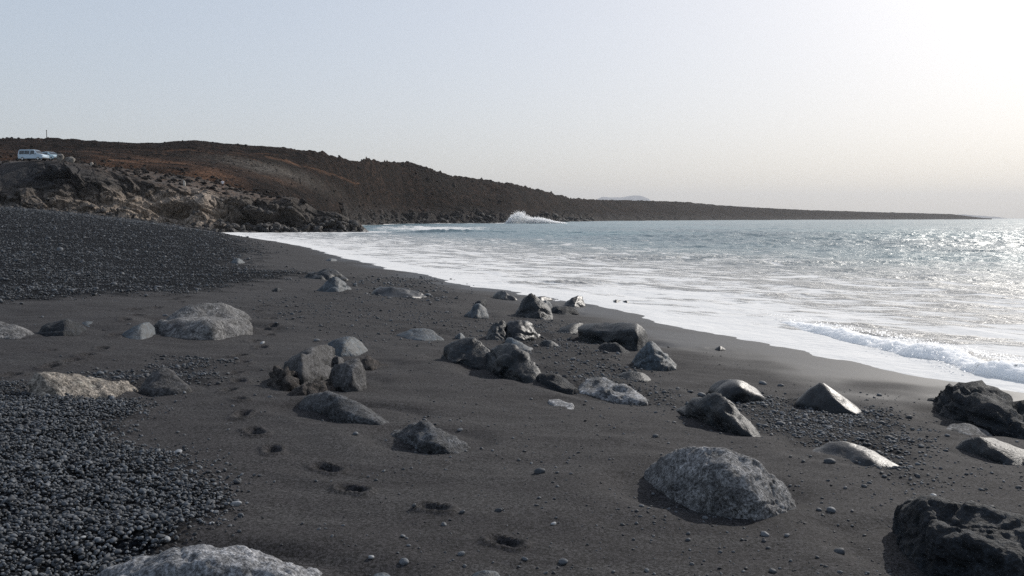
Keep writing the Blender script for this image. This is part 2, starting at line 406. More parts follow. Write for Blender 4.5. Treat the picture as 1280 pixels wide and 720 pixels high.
# name, label, lobes[(front px, top px + depth share, depth m, softness, back-lift)], material, detail level, roughness amount (m), frequency (1/m), pit depth
ROCKS = [
 ('boulder', 'large rounded speckled grey boulder half buried alone in the open sand', [([(807, 600), (818, 612), (842, 624), (883, 639), (914, 649), (949, 652), (978, 645), (992, 636)],
   [(813, 583, .3), (836, 566, .4), (858, 559, .45), (884, 558, .5), (911, 561, .5), (937, 573, .5), (962, 592, .4), (984, 612, .3), (905, 590, .12), (860, 590, .15), (940, 610, .1)], .75, 14)], M_DOME, 7, .022, 5, .016, 'boulder'),
 ('boulder', 'big dark pitted boulder with a knobbed left end, cut off by the lower right corner', [([(1122, 664), (1126, 685), (1146, 708), (1176, 722), (1230, 742), (1290, 758), (1380, 762)],
   [(1139, 627, .3), (1148, 621, .4), (1163, 624, .45), (1178, 631, .45), (1206, 635, .5), (1236, 635, .5), (1262, 641, .5), (1284, 650, .5), (1340, 672, .5), (1126, 652, .2), (1180, 668, .08), (1260, 690, .06)], .75, 14)], M_BASALT, 7, .045, 3.2, .032, 'boulder'),
 ('boulder', 'pale grey pitted boulder cut off by the bottom edge beside the pebble bank', [([(100, 738), (140, 752), (200, 768), (270, 775), (350, 768), (420, 742)],
   [(128, 716, .3), (169, 704, .4), (219, 690, .45), (256, 682, .5), (281, 679, .5), (306, 683, .5), (341, 692, .5), (375, 709, .45), (396, 717, .4), (250, 700, .15), (330, 712, .15)], .6, 16)], M_PALE, 7, .03, 4, .026, 'boulder'),
 ('boulder', 'long low craggy grey boulder nearest in front of the crusted rock cluster', [([(376, 506), (394, 518), (428, 530), (456, 535), (482, 536), (491, 533)],
   [(381, 497, .3), (389, 492, .4), (409, 488, .45), (431, 496, .5), (456, 507, .5), (475, 519, .45), (486, 526, .4), (389, 500, .08), (420, 508, .06), (455, 519, .06)], .55, 9)], M_GREY, 5, .022, 3.5, .012, 'boulder'),
 ('boulder', 'dark craggy rock with a hollow front, right of the long low boulder', [([(487, 548), (500, 554), (516, 559), (537, 566), (566, 570), (587, 565)],
   [(490, 542, .3), (500, 535, .4), (516, 529, .5), (537, 530, .5), (549, 537, .5), (562, 545, .45), (578, 553, .4), (500, 541, .12), (520, 541, .1), (545, 549, .08)], .55, 16)], M_GREY, 5, .055, 3.6, .016, 'rock'),
 # crusted cluster
 ('boulder', 'round grey boulder at the left front of the crusted rock cluster', [([(357, 474), (364, 481), (376, 485), (392, 482), (406, 474), (413, 467)],
   [(359, 456, .3), (366, 449, .4), (376, 443, .45), (391, 444, .5), (401, 452, .5), (410, 461, .4), (378, 462, .08), (396, 462, .1)], .7, 12)], M_BROWN, 5, .04, 2.5, .01, 'boulder'),
 ('boulder', 'brownish boulder with a bulging top at the back of the crusted cluster', [([(358, 462), (372, 466), (395, 466), (412, 460), (420, 454)],
   [(361, 448, .3), (379, 438, .4), (391, 431, .5), (402, 429, .5), (412, 432, .5), (417, 438, .4), (390, 446, .1)], .8, 13)], M_BROWN, 5, .04, 2.6, .01, 'boulder'),
 ('boulder', 'blunt wedge boulder with a lit right face, right front of the crusted cluster', [([(411, 476), (418, 486), (436, 491), (452, 491), (457, 487)],
   [(414, 465, .3), (423, 457, .4), (433, 451, .5), (446, 449, .5), (453, 456, .45), (456, 468, .3), (440, 466, .1), (446, 478, .05)], .65, 16)], M_BROWN, 5, .035, 3, .01, 'boulder'),
 ('boulder', 'smooth blue-grey boulder standing behind the crusted rock cluster', [([(409, 442), (424, 446), (444, 445), (461, 440)],
   [(410, 431, .35), (420, 424, .45), (431, 422, .5), (441, 421.5, .5), (448, 425, .5), (456, 433, .4), (430, 432, .15)], .7, 18)], M_BLUE, 5, .02, 2.2, 0, 'boulder'),
 ('rock', 'small upright brown-grey stone wedged in the middle of the crusted cluster', [([(415, 458), (423, 460), (430, 456)], [(417, 446, .4), (423, 444, .5), (428, 448, .5), (430, 454, .4)], .3, 16)], M_BROWN, 4, .02, 4, 0, 'rock'),
 ('rock', 'dark knobbly shell-crusted rock at the left foot of the cluster', [([(336, 476), (342, 486), (355, 491), (368, 488), (374, 480)], [(341, 466, .4), (350, 460, .5), (362, 462, .5), (370, 470, .4)], .5, 12)], M_CRUST, 5, .06, 6, .02, 'rock'),
 ('rock', 'dark knobbly shell-crusted ledge under the front of the cluster', [([(362, 494), (376, 499), (392, 499), (408, 494), (417, 487)], [(368, 485, .4), (385, 480, .5), (402, 479, .5), (414, 480, .4)], .4, 12)], M_CRUST, 5, .05, 7, .02, 'rock'),
 ('rock', 'low broken crusted ledge trailing right behind the wedge boulder', [([(446, 460), (460, 463), (474, 461), (486, 458)], [(448, 451, .4), (458, 447, .5), (468, 453, .5), (480, 456, .4)], .5, 16)], M_CRUST, 4, .06, 6, .02, 'rock'),
 # left side
 ('boulder', 'wide two-tiered pale grey boulder, largest on the left of the beach', [([(195, 412), (201, 420), (230, 424), (266, 425), (296, 421), (315, 415)],
   [(195, 405, .3), (201, 400, .35), (220, 398, .45), (250, 400, .4), (290, 398, .45), (309, 399, .45), (314, 404, .3), (265, 404, .15)], 1.0, 26),
   ([(208, 405), (230, 408), (270, 408), (300, 406), (314, 402)], [(214, 396, .4), (231, 384, .5), (245, 380.5, .5), (262, 378.5, .5), (281, 379.5, .5), (299, 386.5, .5), (311, 397, .4)], 1.2, 12)], M_FLAT, 5, .03, 2.4, .012, 'boulder'),
 ('boulder', 'small smooth rounded blue-grey boulder left of the two-tiered boulder', [([(150, 422), (162, 425), (178, 425), (192, 421), (198, 417)], [(156, 415, .35), (168, 408, .45), (178, 404.5, .5), (187, 403.5, .5), (193, 409, .45)], .7, 14)], M_BLUE, 5, .02, 2, 0, 'boulder'),
 ('boulder', 'low rounded grey boulder cut off by the left edge', [([(-22, 421), (0, 423), (25, 423), (44, 421)], [(-15, 404, .4), (0, 401, .5), (10, 402.5, .5), (20, 406.5, .5), (36, 413.5, .4)], .8, 16)], M_FLAT, 5, .03, 2, .01, 'boulder'),
 ('rock', 'dark tilted slab with a pointed top between low boulder and pale chip, far left', [([(45, 418), (62, 421), (81, 423), (100, 420), (109, 416)], [(48, 416, .3), (62, 407, .5), (75, 402, .55), (84, 399.5, .5), (91, 403, .5), (107, 410, .4), (80, 412, .12)], .7, 30)], M_BASALT, 5, .04, 3, 0, 'rock'),
 ('rock', 'pale angular chip of rock right of the dark tilted slab', [([(101, 411), (112, 413), (122, 410), (129, 406)], [(101, 402.5, .4), (106, 401, .5), (112, 405.5, .5), (122, 403.5, .5), (128, 404, .5)], .5, 30)], M_BLUE, 4, .02, 3, 0, 'rock'),
 ('boulder', 'tan coarse-grained block tapering right at the edge of the pebble bank', [([(38, 494), (44, 502), (70, 503), (110, 500), (145, 496), (168, 490)],
   [(41, 478, .25), (49, 466, .35), (58, 466, .7), (76, 467, .75), (110, 472, .7), (140, 477, .6), (160, 481, .5), (168, 485, .4), (60, 474, .2), (120, 482, .2)], .65, 34)], M_TAN, 5, .035, 6, .012, 'boulder'),
 ('boulder', 'dark rounded hump of rock right of the tan block', [([(176, 488), (188, 491), (212, 492), (234, 491)], [(180, 480, .35), (188, 471, .45), (197, 464.5, .5), (205, 463, .5), (214, 466, .5), (224, 477, .4), (230, 485, .35)], .55, 11)], M_BROWN, 5, .04, 2.6, .01, 'boulder'),
 # middle
 ('boulder', 'left lobe of a large dark rounded boulder pair, shaded below', [([(552, 453), (563, 457), (580, 458), (600, 461), (616, 463)], [(554, 444, .3), (559, 437, .4), (568, 431, .5), (581, 425.5, .5), (596, 424.5, .5), (607, 431, .5), (615, 442, .4), (566, 446, .05)], .9, 14)], M_SATIN, 5, .06, 1.8, 0, 'boulder'),
 ('boulder', 'biggest dark humped boulder in the middle of the beach, sloping down to the right', [([(597, 455), (615, 467), (640, 478), (660, 483), (680, 487)], [(601, 446, .3), (614, 434, .45), (627, 429, .5), (638, 428, .55), (647, 434, .6), (655, 445, .55), (664, 449, .5), (672, 459, .45), (678, 472, .35), (627, 444, .15), (645, 458, .12)], .9, 16)], M_SATIN, 5, .06, 2.2, .012, 'boulder'),
 ('boulder', 'low dark jagged rock at the lower right tail of the humped boulder', [([(664, 482), (684, 489), (704, 491), (720, 491)], [(668, 472, .4), (681, 469, .5), (692, 473, .5), (700, 476, .5), (710, 481, .45), (717, 487, .4)], .5, 18)], M_BASALT, 5, .05, 3.5, .01, 'rock'),
 ('boulder', 'satin grey upright rock left of the jagged black one', [([(607, 424), (618, 427), (632, 427), (640, 424)], [(609, 414, .4), (615, 405, .5), (622, 401, .5), (630, 401, .5), (634, 406, .5), (638, 416, .4)], .7, 22)], M_SATIN, 5, .05, 2, 0, 'rock'),
 ('boulder', 'jagged black rock with a flat broken top behind the humped boulder', [([(630, 426), (645, 428), (664, 427), (678, 424)], [(631, 412, .4), (634, 405, .5), (648, 402, .5), (656, 402, .5), (661, 405, .5), (668, 412, .5), (676, 420, .4), (664, 412, .2)], .8, 30)], M_WET, 5, .06, 2.6, 0, 'rock'),
 ('rock', 'low grey stone in gravel right of the jagged black rock', [([(673, 430), (684, 434), (698, 435)], [(677, 426, .5), (684, 424.5, .5), (691, 428, .5), (697, 433, .4)], .4, 18)], M_SATIN, 4, .03, 3, 0, 'rock'),
 ('rock', 'pale thin slab leaning on the back of the humped boulder', [([(632, 430), (645, 437), (660, 438), (667, 436)], [(633, 424, .5), (640, 423, .6), (650, 428, .6), (664, 435, .5)], .5, 24)], M_BLUE, 4, .02, 3, 0, 'rock'),
 ('stone_slab', 'flat slab with white veins lying in gravel right of the jagged tail', [([(722, 491), (745, 496), (775, 501), (808, 505)], [(728, 482, .4), (740, 473.5, .6), (756, 471.5, .7), (772, 478, .6), (785, 485, .55), (800, 497, .45), (745, 485, .2), (775, 492, .2)], .8, 26)], M_STREAK, 5, .05, 3, .01, 'stone slab'),
 ('stone_slab', 'thin whitish slab lying flush with bare sand, middle of the beach', [([(684, 503), (695, 509), (708, 513), (720, 517)], [(686, 498.5, .5), (697, 497.5, .8), (710, 503, .7), (715, 505, .7), (719, 514, .3)], .45, 26)], M_WHITE, 4, .02, 6, 0, 'stone slab'),
 ('rock', 'low flat dark stone in sand below the pyramid rock', [([(774, 471), (790, 476), (806, 477), (815, 474)], [(776, 467, .5), (790, 464.5, .5), (802, 465, .5), (812, 471, .4)], .5, 16)], M_SATIN, 4, .03, 3, 0, 'rock'),
 ('boulder', 'long loaf-shaped smooth boulder with a dark end facing the sea', [([(723, 425), (745, 429), (770, 434), (795, 441), (806, 438), (810, 428)],
   [(722, 409, .3), (728, 405.5, .5), (742, 404, .55), (772, 402.8, .55), (797, 404, .55), (805, 411, .5), (809, 421, .4), (760, 413, .12), (795, 414, .12), (799, 432, .03)], .9, 26)], M_SATIN, 5, .025, 2, 0, 'boulder'),
 ('rock', 'short low rock touching the left end of the loaf-shaped boulder', [([(698, 415), (712, 418), (728, 417)], [(701, 410, .5), (712, 408, .5), (722, 404, .5), (729, 403.5, .5), (730, 409, .4)], .6, 22)], M_SATIN, 4, .03, 2.5, 0, 'rock'),
 ('rock', 'small dark stone in the shade in front of the loaf-shaped boulder', [([(752, 438), (764, 443), (780, 445), (790, 443)], [(753, 431, .5), (760, 428.5, .5), (772, 430, .5), (783, 437, .4)], .4, 16)], M_BASALT, 4, .04, 3, 0, 'rock'),
 ('boulder', 'pyramid-shaped grey boulder with a sunlit right face beside the loaf-shaped one', [([(790, 455), (806, 460), (826, 462), (847, 460)], [(793, 450, .35), (806, 433, .35), (813, 427, .35), (818, 429, .4), (830, 440, .5), (843, 455, .4), (816, 440, .1), (822, 452, .05)], .8, 30)], M_BLUE, 5, .05, 2.6, .02, 'boulder'),
 ('stone_slab', 'low pale rounded slab alone in sand behind the crusted cluster', [([(495, 419), (512, 424), (530, 426), (554, 425)], [(500, 416.5, .4), (512, 412, .5), (528, 411, .6), (538, 413, .55), (546, 419, .45)], 1.0, 20)], M_BLUE, 5, .02, 1.6, 0, 'stone slab'),
 ('rock', 'little pale stone right of the low rounded slab', [([(569, 422), (575, 424), (582, 423)], [(570, 418, .5), (575, 416, .5), (580, 419, .5)], .3, 16)], M_BLUE, 4, .02, 3, 0, 'rock'),
 # right side
 ('boulder', 'sloping wedge of dark stone with a long tail to the left, behind the dome boulder', [([(843, 515), (868, 521), (900, 536), (925, 546), (942, 551), (953, 550)], [(845, 512, .45), (866, 504, .5), (879, 494, .35), (891, 489.5, .3), (903, 494, .4), (918, 507, .5), (937, 526, .5), (950, 543, .4), (895, 502, .08), (912, 520, .04), (930, 537, .03)], .55, 26)], M_SATIN, 5, .035, 3, .015, 'boulder'),
 ('boulder', 'smooth shiny boulder with a hollow shaded front behind the sloping wedge', [([(886, 490), (903, 498), (925, 500), (955, 499)], [(888, 485, .4), (899, 477, .45), (911, 474.8, .45), (924, 475, .5), (937, 483, .5), (949, 493, .4), (920, 485, .06), (936, 491, .04), (905, 487, .12)], .8, 16)], M_WET, 5, .03, 1.6, 0, 'boulder'),
 ('boulder', 'smooth dark pyramid of stone standing alone between gravel and sea', [([(996, 504), (1024, 510), (1052, 515), (1072, 518), (1077, 515)], [(999, 499, .3), (1012, 486, .28), (1022, 479.5, .25), (1030, 479.5, .28), (1042, 488, .5), (1056, 498, .6), (1072, 511, .5), (1040, 497, .07), (1058, 510, .04)], .9, 32)], M_WET, 5, .015, 1.6, 0, 'boulder'),
 ('boulder', 'seal-shaped smooth dark rock with a bright ridge running down to the right', [([(1003, 565), (1030, 567), (1064, 573), (1096, 589), (1125, 597), (1146, 596)], [(1005, 562, .25), (1024, 557.5, .2), (1037, 551, .18), (1050, 549.5, .18), (1063, 551, .2), (1077, 556, .4), (1098, 567, .7), (1122, 582, .7), (1141, 592, .5), (1074, 562, .05), (1090, 576, .03), (1108, 588, .03)], .6, 30)], M_WET, 5, .02, 1.8, 0, 'boulder'),
 ('boulder', 'big black rugged boulder at the water edge, cut off by the right edge', [([(1175, 513), (1188, 526), (1224, 536), (1268, 550), (1320, 562), (1400, 572)], [(1175, 493, .3), (1181, 482, .4), (1192, 480.5, .5), (1211, 484.5, .5), (1226, 478.5, .5), (1240, 483, .5), (1266, 505, .5), (1284, 514, .5), (1340, 533, .5), (1200, 500, .1), (1250, 518, .1)], 1.1, 22)], M_BASALT, 5, .11, 3.0, .03, 'boulder'),
 ('boulder', 'low pale wet slab in front of the black rugged boulder', [([(1177, 542), (1190, 547), (1212, 550), (1240, 547)], [(1178, 538, .5), (1192, 530, .6), (1206, 528.5, .6), (1222, 533, .6), (1238, 543, .5)], .6, 20)], M_FLAT, 5, .02, 2.5, 0, 'stone slab'),
 ('boulder', 'wedge rock with a dark front and bright flat top at the right edge', [([(1193, 563), (1225, 572), (1262, 583), (1276, 584), (1310, 590)], [(1195, 560, .25), (1208, 549, .15), (1218, 545.5, .15), (1228, 546, .2), (1252, 552, .8), (1290, 566, .95), (1240, 561, .06), (1256, 575, .03)], .7, 34)], M_SATIN, 5, .02, 2, 0, 'boulder'),
 # far middle
 ('boulder', 'pointed dark rock with a leaning peak near the water', [([(644, 393), (660, 397), (680, 400), (692, 399)], [(646, 387, .4), (655, 376, .5), (662, 369.5, .5), (667, 374, .5), (678, 384, .5), (690, 389, .4), (668, 386, .15)], 1.1, 28)], M_SATIN, 5, .08, 1.6, 0, 'boulder'),
 ('rock', 'small grey rock close behind the pointed dark rock', [([(676, 386), (684, 389), (692, 387)], [(677, 379, .5), (682, 375.5, .5), (689, 380, .5)], .6, 22)], M_BLUE, 4, .05, 2, 0, 'rock'),
 ('rock', 'low knobbly dark rock right of the pointed dark rock', [([(690, 391), (705, 394), (722, 393)], [(692, 386, .5), (697, 384.5, .5), (704, 388, .5), (712, 383.5, .5), (718, 388, .4)], .6, 18)], M_BASALT, 4, .06, 3, 0, 'rock'),
 ('rock', 'jagged low black rock left of the pointed one at the foam line', [([(617, 372), (630, 375), (646, 376)], [(619, 368, .5), (626, 361.5, .5), (632, 363, .5), (638, 369, .4), (645, 373, .4)], .8, 24)], M_WET, 4, .06, 2, 0, 'rock'),
 ('rock', 'thin flat rock awash at the foam line behind the pointed rock', [([(663, 374), (676, 376), (691, 375)], [(666, 371, .5), (676, 370, .5), (688, 372, .5)], .7, 18)], M_WET, 4, .04, 2, 0, 'rock'),
 ('rock', 'four-sided dark rock standing at the edge of the foam', [([(706, 382), (718, 384), (732, 383)], [(708, 378, .4), (716, 372.5, .5), (723, 369.5, .5), (728, 371, .5), (731, 379, .4)], .9, 30)], M_WET, 5, .04, 2, 0, 'rock'),
 ('rock', 'dark stone washed by foam in the shallow water', [([(761, 379), (770, 382), (779, 381)], [(763, 376.5, .5), (769, 374.5, .5), (776, 375, .5)], .7, 20)], M_WET, 4, .03, 2, 0, 'rock'),
 ('rock', 'small slanting stone right beside the foam-washed one', [([(777, 381), (784, 383), (793, 382)], [(779, 376.5, .5), (783, 375.5, .5), (789, 379, .5)], .5, 24)], M_WET, 4, .03, 2, 0, 'rock'),
 ('rock', 'small pointed rock with a pale face left of the pointed dark rock', [([(581, 394), (595, 398), (610, 397)], [(583, 391, .4), (592, 385, .5), (598, 380.5, .5), (604, 386, .5), (609, 394, .4)], .7, 28)], M_BLUE, 4, .05, 2, 0, 'rock'),
 ('rock', 'tiny dark rock peeping over the small pale-faced rock', [([(591, 382), (600, 384), (607, 383)], [(594, 379, .5), (601, 376, .5), (606, 375, .5), (607, 380, .4)], .5, 20)], M_BASALT, 4, .04, 3, 0, 'rock'),
 ('boulder', 'long flat shiny slab with a pale right end in the upper middle of the beach', [([(466, 369), (487, 372), (515, 373), (534, 372)], [(468, 363, .4), (475, 358, .5), (490, 358.5, .5), (508, 361, .5), (518, 364, .5), (530, 369, .4)], 1.3, 26)], M_WET, 5, .05, 1.5, 0, 'stone slab'),
 ('boulder', 'dark broad pointed boulder at the back of the far pair', [([(383, 348), (400, 350), (420, 350), (435, 351)], [(387, 345, .4), (398, 339, .5), (406, 335.5, .5), (413, 334.5, .5), (423, 340, .5), (432, 347, .4)], 1.6, 28)], M_SATIN, 5, .08, 1.3, 0, 'boulder'),
 ('boulder', 'pale-topped pointed boulder at the front of the far pair', [([(395, 364), (410, 366), (425, 367), (438, 364)], [(399, 360, .4), (410, 351, .5), (417, 346.5, .5), (424, 350, .5), (432, 356, .5), (436, 361, .4)], 1.1, 26)], M_BLUE, 5, .06, 1.6, 0, 'boulder'),
 ('rock', 'low grey rock on the far sand between the pebble slope and the sea', [([(289, 329), (297, 330), (306, 329)], [(291, 326, .5), (297, 323.5, .5), (303, 326, .5)], 1.0, 18)], M_BLUE, 4, .05, 1.5, 0, 'rock'),
 ('rock', 'small dark knob of rock on the sand left of the far pair', [([(341, 362.5), (347, 364), (353, 363)], [(343, 360, .5), (347, 358.5, .5), (351, 361, .5)], .5, 14)], M_BASALT, 4, .04, 2, 0, 'rock'),
 ('rock', 'low pale rock near the far bend of the foam line', [([(407, 326), (414, 327), (421, 326)], [(409, 324.5, .5), (414, 323, .5), (419, 324.5, .5)], 1.2, 18)], M_BLUE, 4, .05, 1.5, 0, 'rock'),
 ('rock', 'small shiny stone alone on wet sand near the wave', [([(894, 437.5), (900, 439), (907, 438)], [(896, 435, .5), (900, 433.2, .5), (905, 435.5, .5)], .25, 14)], M_WET, 4, .01, 3, 0, 'rock'),
 ('rock', 'smooth grey round stone tip at the bottom edge, right of centre', [([(586, 728), (600, 734), (616, 734), (630, 728)], [(590, 718, .4), (600, 713.5, .5), (610, 713, .5), (622, 717, .4)], .25, 12)], M_BLUE, 5, .01, 3, 0, 'rock'),
 ('rock', 'low grey stone tip at the bottom edge, left of the smooth round one', [([(462, 724), (475, 728), (492, 724)], [(468, 717.5, .5), (477, 715.5, .5), (486, 717.5, .4)], .2, 14)], M_BLUE, 4, .01, 3, 0, 'rock'),
]

ROCK_GEO = []
def rock_points(front, tops, depth, lift=0.0):
    Pf = np.array([hit(a, b) for a, b in front])
    fx = [a for a, b in front]; o = np.argsort(fx)
    ymid = lambda px: np.interp(px, np.array(fx)[o], Pf[o, 1])
    T = np.array([at_y(px, py, ymid(px) + f * depth) for px, py, f in tops])
    cx = Pf[:, 0].mean()
    back = Pf.copy(); back[:, 1] += depth; back[:, 0] = cx + (back[:, 0] - cx) * 0.85
    back[:, 0] *= back[:, 1] / (back[:, 1] - depth * 0.6)
    top = T[:, 2].max()
    sink = 0.12 + 0.3 * (top - Pf[:, 2].mean())
    fr = Pf.copy(); fr[:, 2] -= sink
    bk = back.copy(); bk[:, 2] = ground_base(bk[:, 0], bk[:, 1]) - sink
    return Pf, T, np.concatenate([Pf, fr, bk, T])

def hull_planes(P):
    bm = bmesh.new()
    for p in P: bm.verts.new(p)
    bmesh.ops.convex_hull(bm, input=bm.verts)
    bm.normal_update()
    N, Dd = [], []
    fs = sorted(bm.faces, key=lambda f: -f.calc_area())
    for f in fs:
        n = np.array(f.normal[:])
        if np.linalg.norm(n) < 0.5: continue
        if any(np.dot(n, m) > 0.97 for m in N): continue
        N.append(n); Dd.append(max(n.dot(np.array(v.co[:])) for v in f.verts))
    bm.free()
    return np.array(N), np.array(Dd)

def lobe(P, soft, sub, fit=None):
    c = P.mean(0)
    sc = np.maximum((P.max(0) - P.min(0)) / 2, 0.02)
    N, Dd = hull_planes((P - c) / sc)
    V, Fc = ico(sub)
    q = np.maximum(V @ N.T, 0) / np.maximum(Dd, 0.05)
    r = (q ** soft).sum(1) ** (-1.0 / soft)
    K = (P - c) / sc if fit is None else (fit - c) / sc       # fill the rounded-off hull out again towards the points it came from
    kr = np.linalg.norm(K, axis=1); kd = K / kr[:, None]
    kq = np.maximum(kd @ N.T, 0) / np.maximum(Dd, 0.05)
    ratio = np.clip(kr / (kq ** soft).sum(1) ** (-1.0 / soft), .85, 1.45)
    w = np.exp(28 * (V @ kd.T - 1)) + 1e-9
    r = r * ((w * ratio[None, :]).sum(1) + .02 * 1.04) / (w.sum(1) + .02)
    return c + V * r[:, None] * sc, Fc

for k, (nm, lab, lobes, mat, sub, amp, fr, pit, cat) in enumerate(ROCKS):
    Vs, Fs, n0 = [], [], 0
    allf = []
    for front, tops, depth, soft in lobes:
        Pf, T, P = rock_points(front, tops, depth)
        V, Fc = lobe(P, soft * 1.9, sub, np.concatenate([Pf, T]))
        allf.append(Pf)
        Nn = normals(V, Fc)
        size = float(np.ptp(P[:, 0]))
        q = V + k * 13.1
        q = q + .35 / fr * np.stack([pnoise(q * fr * .8, 3), pnoise(q * fr * .8, 4), pnoise(q * fr * .8, 6)], -1)
        d = amp * 0.7 * fbm(q * fr, 5, 11 + k, .58) + amp * 0.35 * (ridged(q * fr * 0.8, 3, 90 + k) - .6)
        w1, w2, wid = worley(q * fr * 0.7, 5 + k)
        d = d - amp * 0.5 * np.exp(-((w2 - w1) / 0.06) ** 2) + amp * 1.0 * (wid - .5) * sstep(0, .2, w2 - w1)
        w1, w2, wid = worley(q * fr * 1.9, 205 + k)
        d = d + amp * .4 * (wid - .5) * sstep(0, .15, w2 - w1)
        if pit > 0:
            p1, p2, pid = worley(q * fr * 2.3, 40 + k)
            d = d - pit * np.where(pid > .45, 1, 0) * (1 - sstep(.05, .34, p1))
            p1, p2, pid = worley(q * fr * 5.5, 70 + k)
            d = d - pit * .45 * np.where(pid > .4, 1, 0) * (1 - sstep(.05, .34, p1))
        V = V + Nn * d[:, None]
        Vs.append(V); Fs.append(Fc + n0); n0 += len(V)
    V = np.concatenate(Vs); Fc = np.concatenate(Fs)
    A = np.concatenate(allf)
    org = np.array([A[:, 0].mean(), A[:, 1].mean() + lobes[0][2] * .5, A[:, 2].mean()])
    ROCK_GEO.append((nm, lab, cat, mat, V - org, Fc, org, float(np.ptp(A[:, 0])) / 2, lobes[0][2] / 2))

# ------------------------------------------------------------------ gravel areas and footprints (found on the ground first, so that the ground can carry them)
def to_ground(pts):
    return np.array([hit(a, b)[:2] for a, b in pts])

def inside(x, y, poly):
    r = np.zeros(x.shape, bool)
    n = len(poly)
    for i in range(n):
        (x1, y1), (x2, y2) = poly[i], poly[(i + 1) % n]
        c = ((y1 > y) != (y2 > y)) & (x < (x2 - x1) * (y - y1) / (y2 - y1 + 1e-12) + x1)
        r ^= c
    return r

BANK = to_ground([(-160, 780), (-160, 470), (0, 488), (40, 500), (100, 502), (165, 498), (150, 525), (132, 552), (170, 570), (215, 582), (255, 600), (284, 616), (292, 640), (232, 652), (222, 668), (212, 690), (150, 718), (120, 745), (40, 790)])
SLOPE = to_ground([(-300, 246), (0, 259), (130, 269), (200, 279), (262, 290), (300, 300), (318, 316), (290, 330), (330, 338), (400, 342), (330, 352), (260, 362), (215, 368), (110, 372), (0, 380), (-300, 384)])
NEST = to_ground([(90, 468), (150, 462), (210, 448), (262, 452), (270, 470), (235, 482), (170, 478), (120, 470)])
MID = to_ground([(300, 375), (420, 362), (540, 378), (600, 400), (615, 430), (560, 432), (480, 430), (430, 420), (330, 396)])
HUMP = to_ground([(600, 415), (690, 400), (722, 428), (760, 445), (800, 465), (830, 480), (880, 512), (840, 518), (790, 498), (730, 492), (690, 478), (650, 440)])
SEAL = to_ground([(930, 500), (985, 492), (1000, 515), (1075, 522), (1130, 530), (1140, 548), (1150, 590), (1180, 610), (1120, 602), (1070, 560), (1010, 556), (960, 548), (940, 520)])
FARR = to_ground([(440, 350), (520, 346), (580, 368), (570, 382), (520, 378), (450, 362)])
AREAS = [BANK, SLOPE, NEST, MID, HUMP, SEAL, FARR]
AREA_W = [1.0, 0.95, .45, .15, .35, .55, .3]

def gravel(x, y):
    """0..1, how much the ground is gravel"""
    x = np.asarray(x, float); y = np.asarray(y, float)
    sc = np.clip(y * 0.02, .08, 1.2)
    n1 = fbm(xy0(x, y, 1.3), 3, 301); n2 = fbm(xy0(x, y, 1.3), 3, 331)
    g = np.zeros(x.shape)
    for P, w in zip(AREAS, AREA_W):
        acc = 0
        for ax, ay in ((0, 0), (.7, .3), (-.7, -.3), (-.3, .7), (.3, -.7)):
            acc = acc + inside(x + n1 * 2 * sc + ax * sc, y + n2 * 3 * sc + ay * 2 * sc, P)
        g = np.maximum(g, acc / 5.0 * w)
    return g

FOOT_PX = [(632, 679), (543, 637), (441, 611), (409, 585), (341, 565), (319, 544), (303, 524), (300, 505), (286, 491), (299, 478), (295, 466), (305, 453), (300, 444), (327, 434), (318, 426), (337, 419), (330, 410), (342, 408), (334, 400), (341, 399), (322, 391), (331, 384),
           (169, 400), (157, 407), (144, 422), (128, 436), (92, 452), (62, 458), (167, 390), (196, 388), (223, 380), (240, 372), (215, 376), (14, 468), (60, 440), (108, 446), (205, 372), (232, 374), (312, 330), (322, 333), (330, 328), (338, 333), (320, 326), (345, 330)]
_fp = np.array([hit(*p) for p in FOOT_PX])
FOOT = []
for i, p in enumerate(_fp):
    nb = _fp[max(0, i - 1):i + 2]
    d = nb[-1][:2] - nb[0][:2]
    if np.linalg.norm(d) > 3: d = np.array([.3, 1])
    a = math.atan2(d[1], d[0]) + (0.25 if i % 2 else -0.25)
    if i < 4: a = math.atan2(.35, -1) + random.uniform(-.2, .2)
    FOOT.append((p[0], p[1], a, random.uniform(.92, 1.12) * (1 + .03 * min(max(p[1] - 5, 0), 12))))

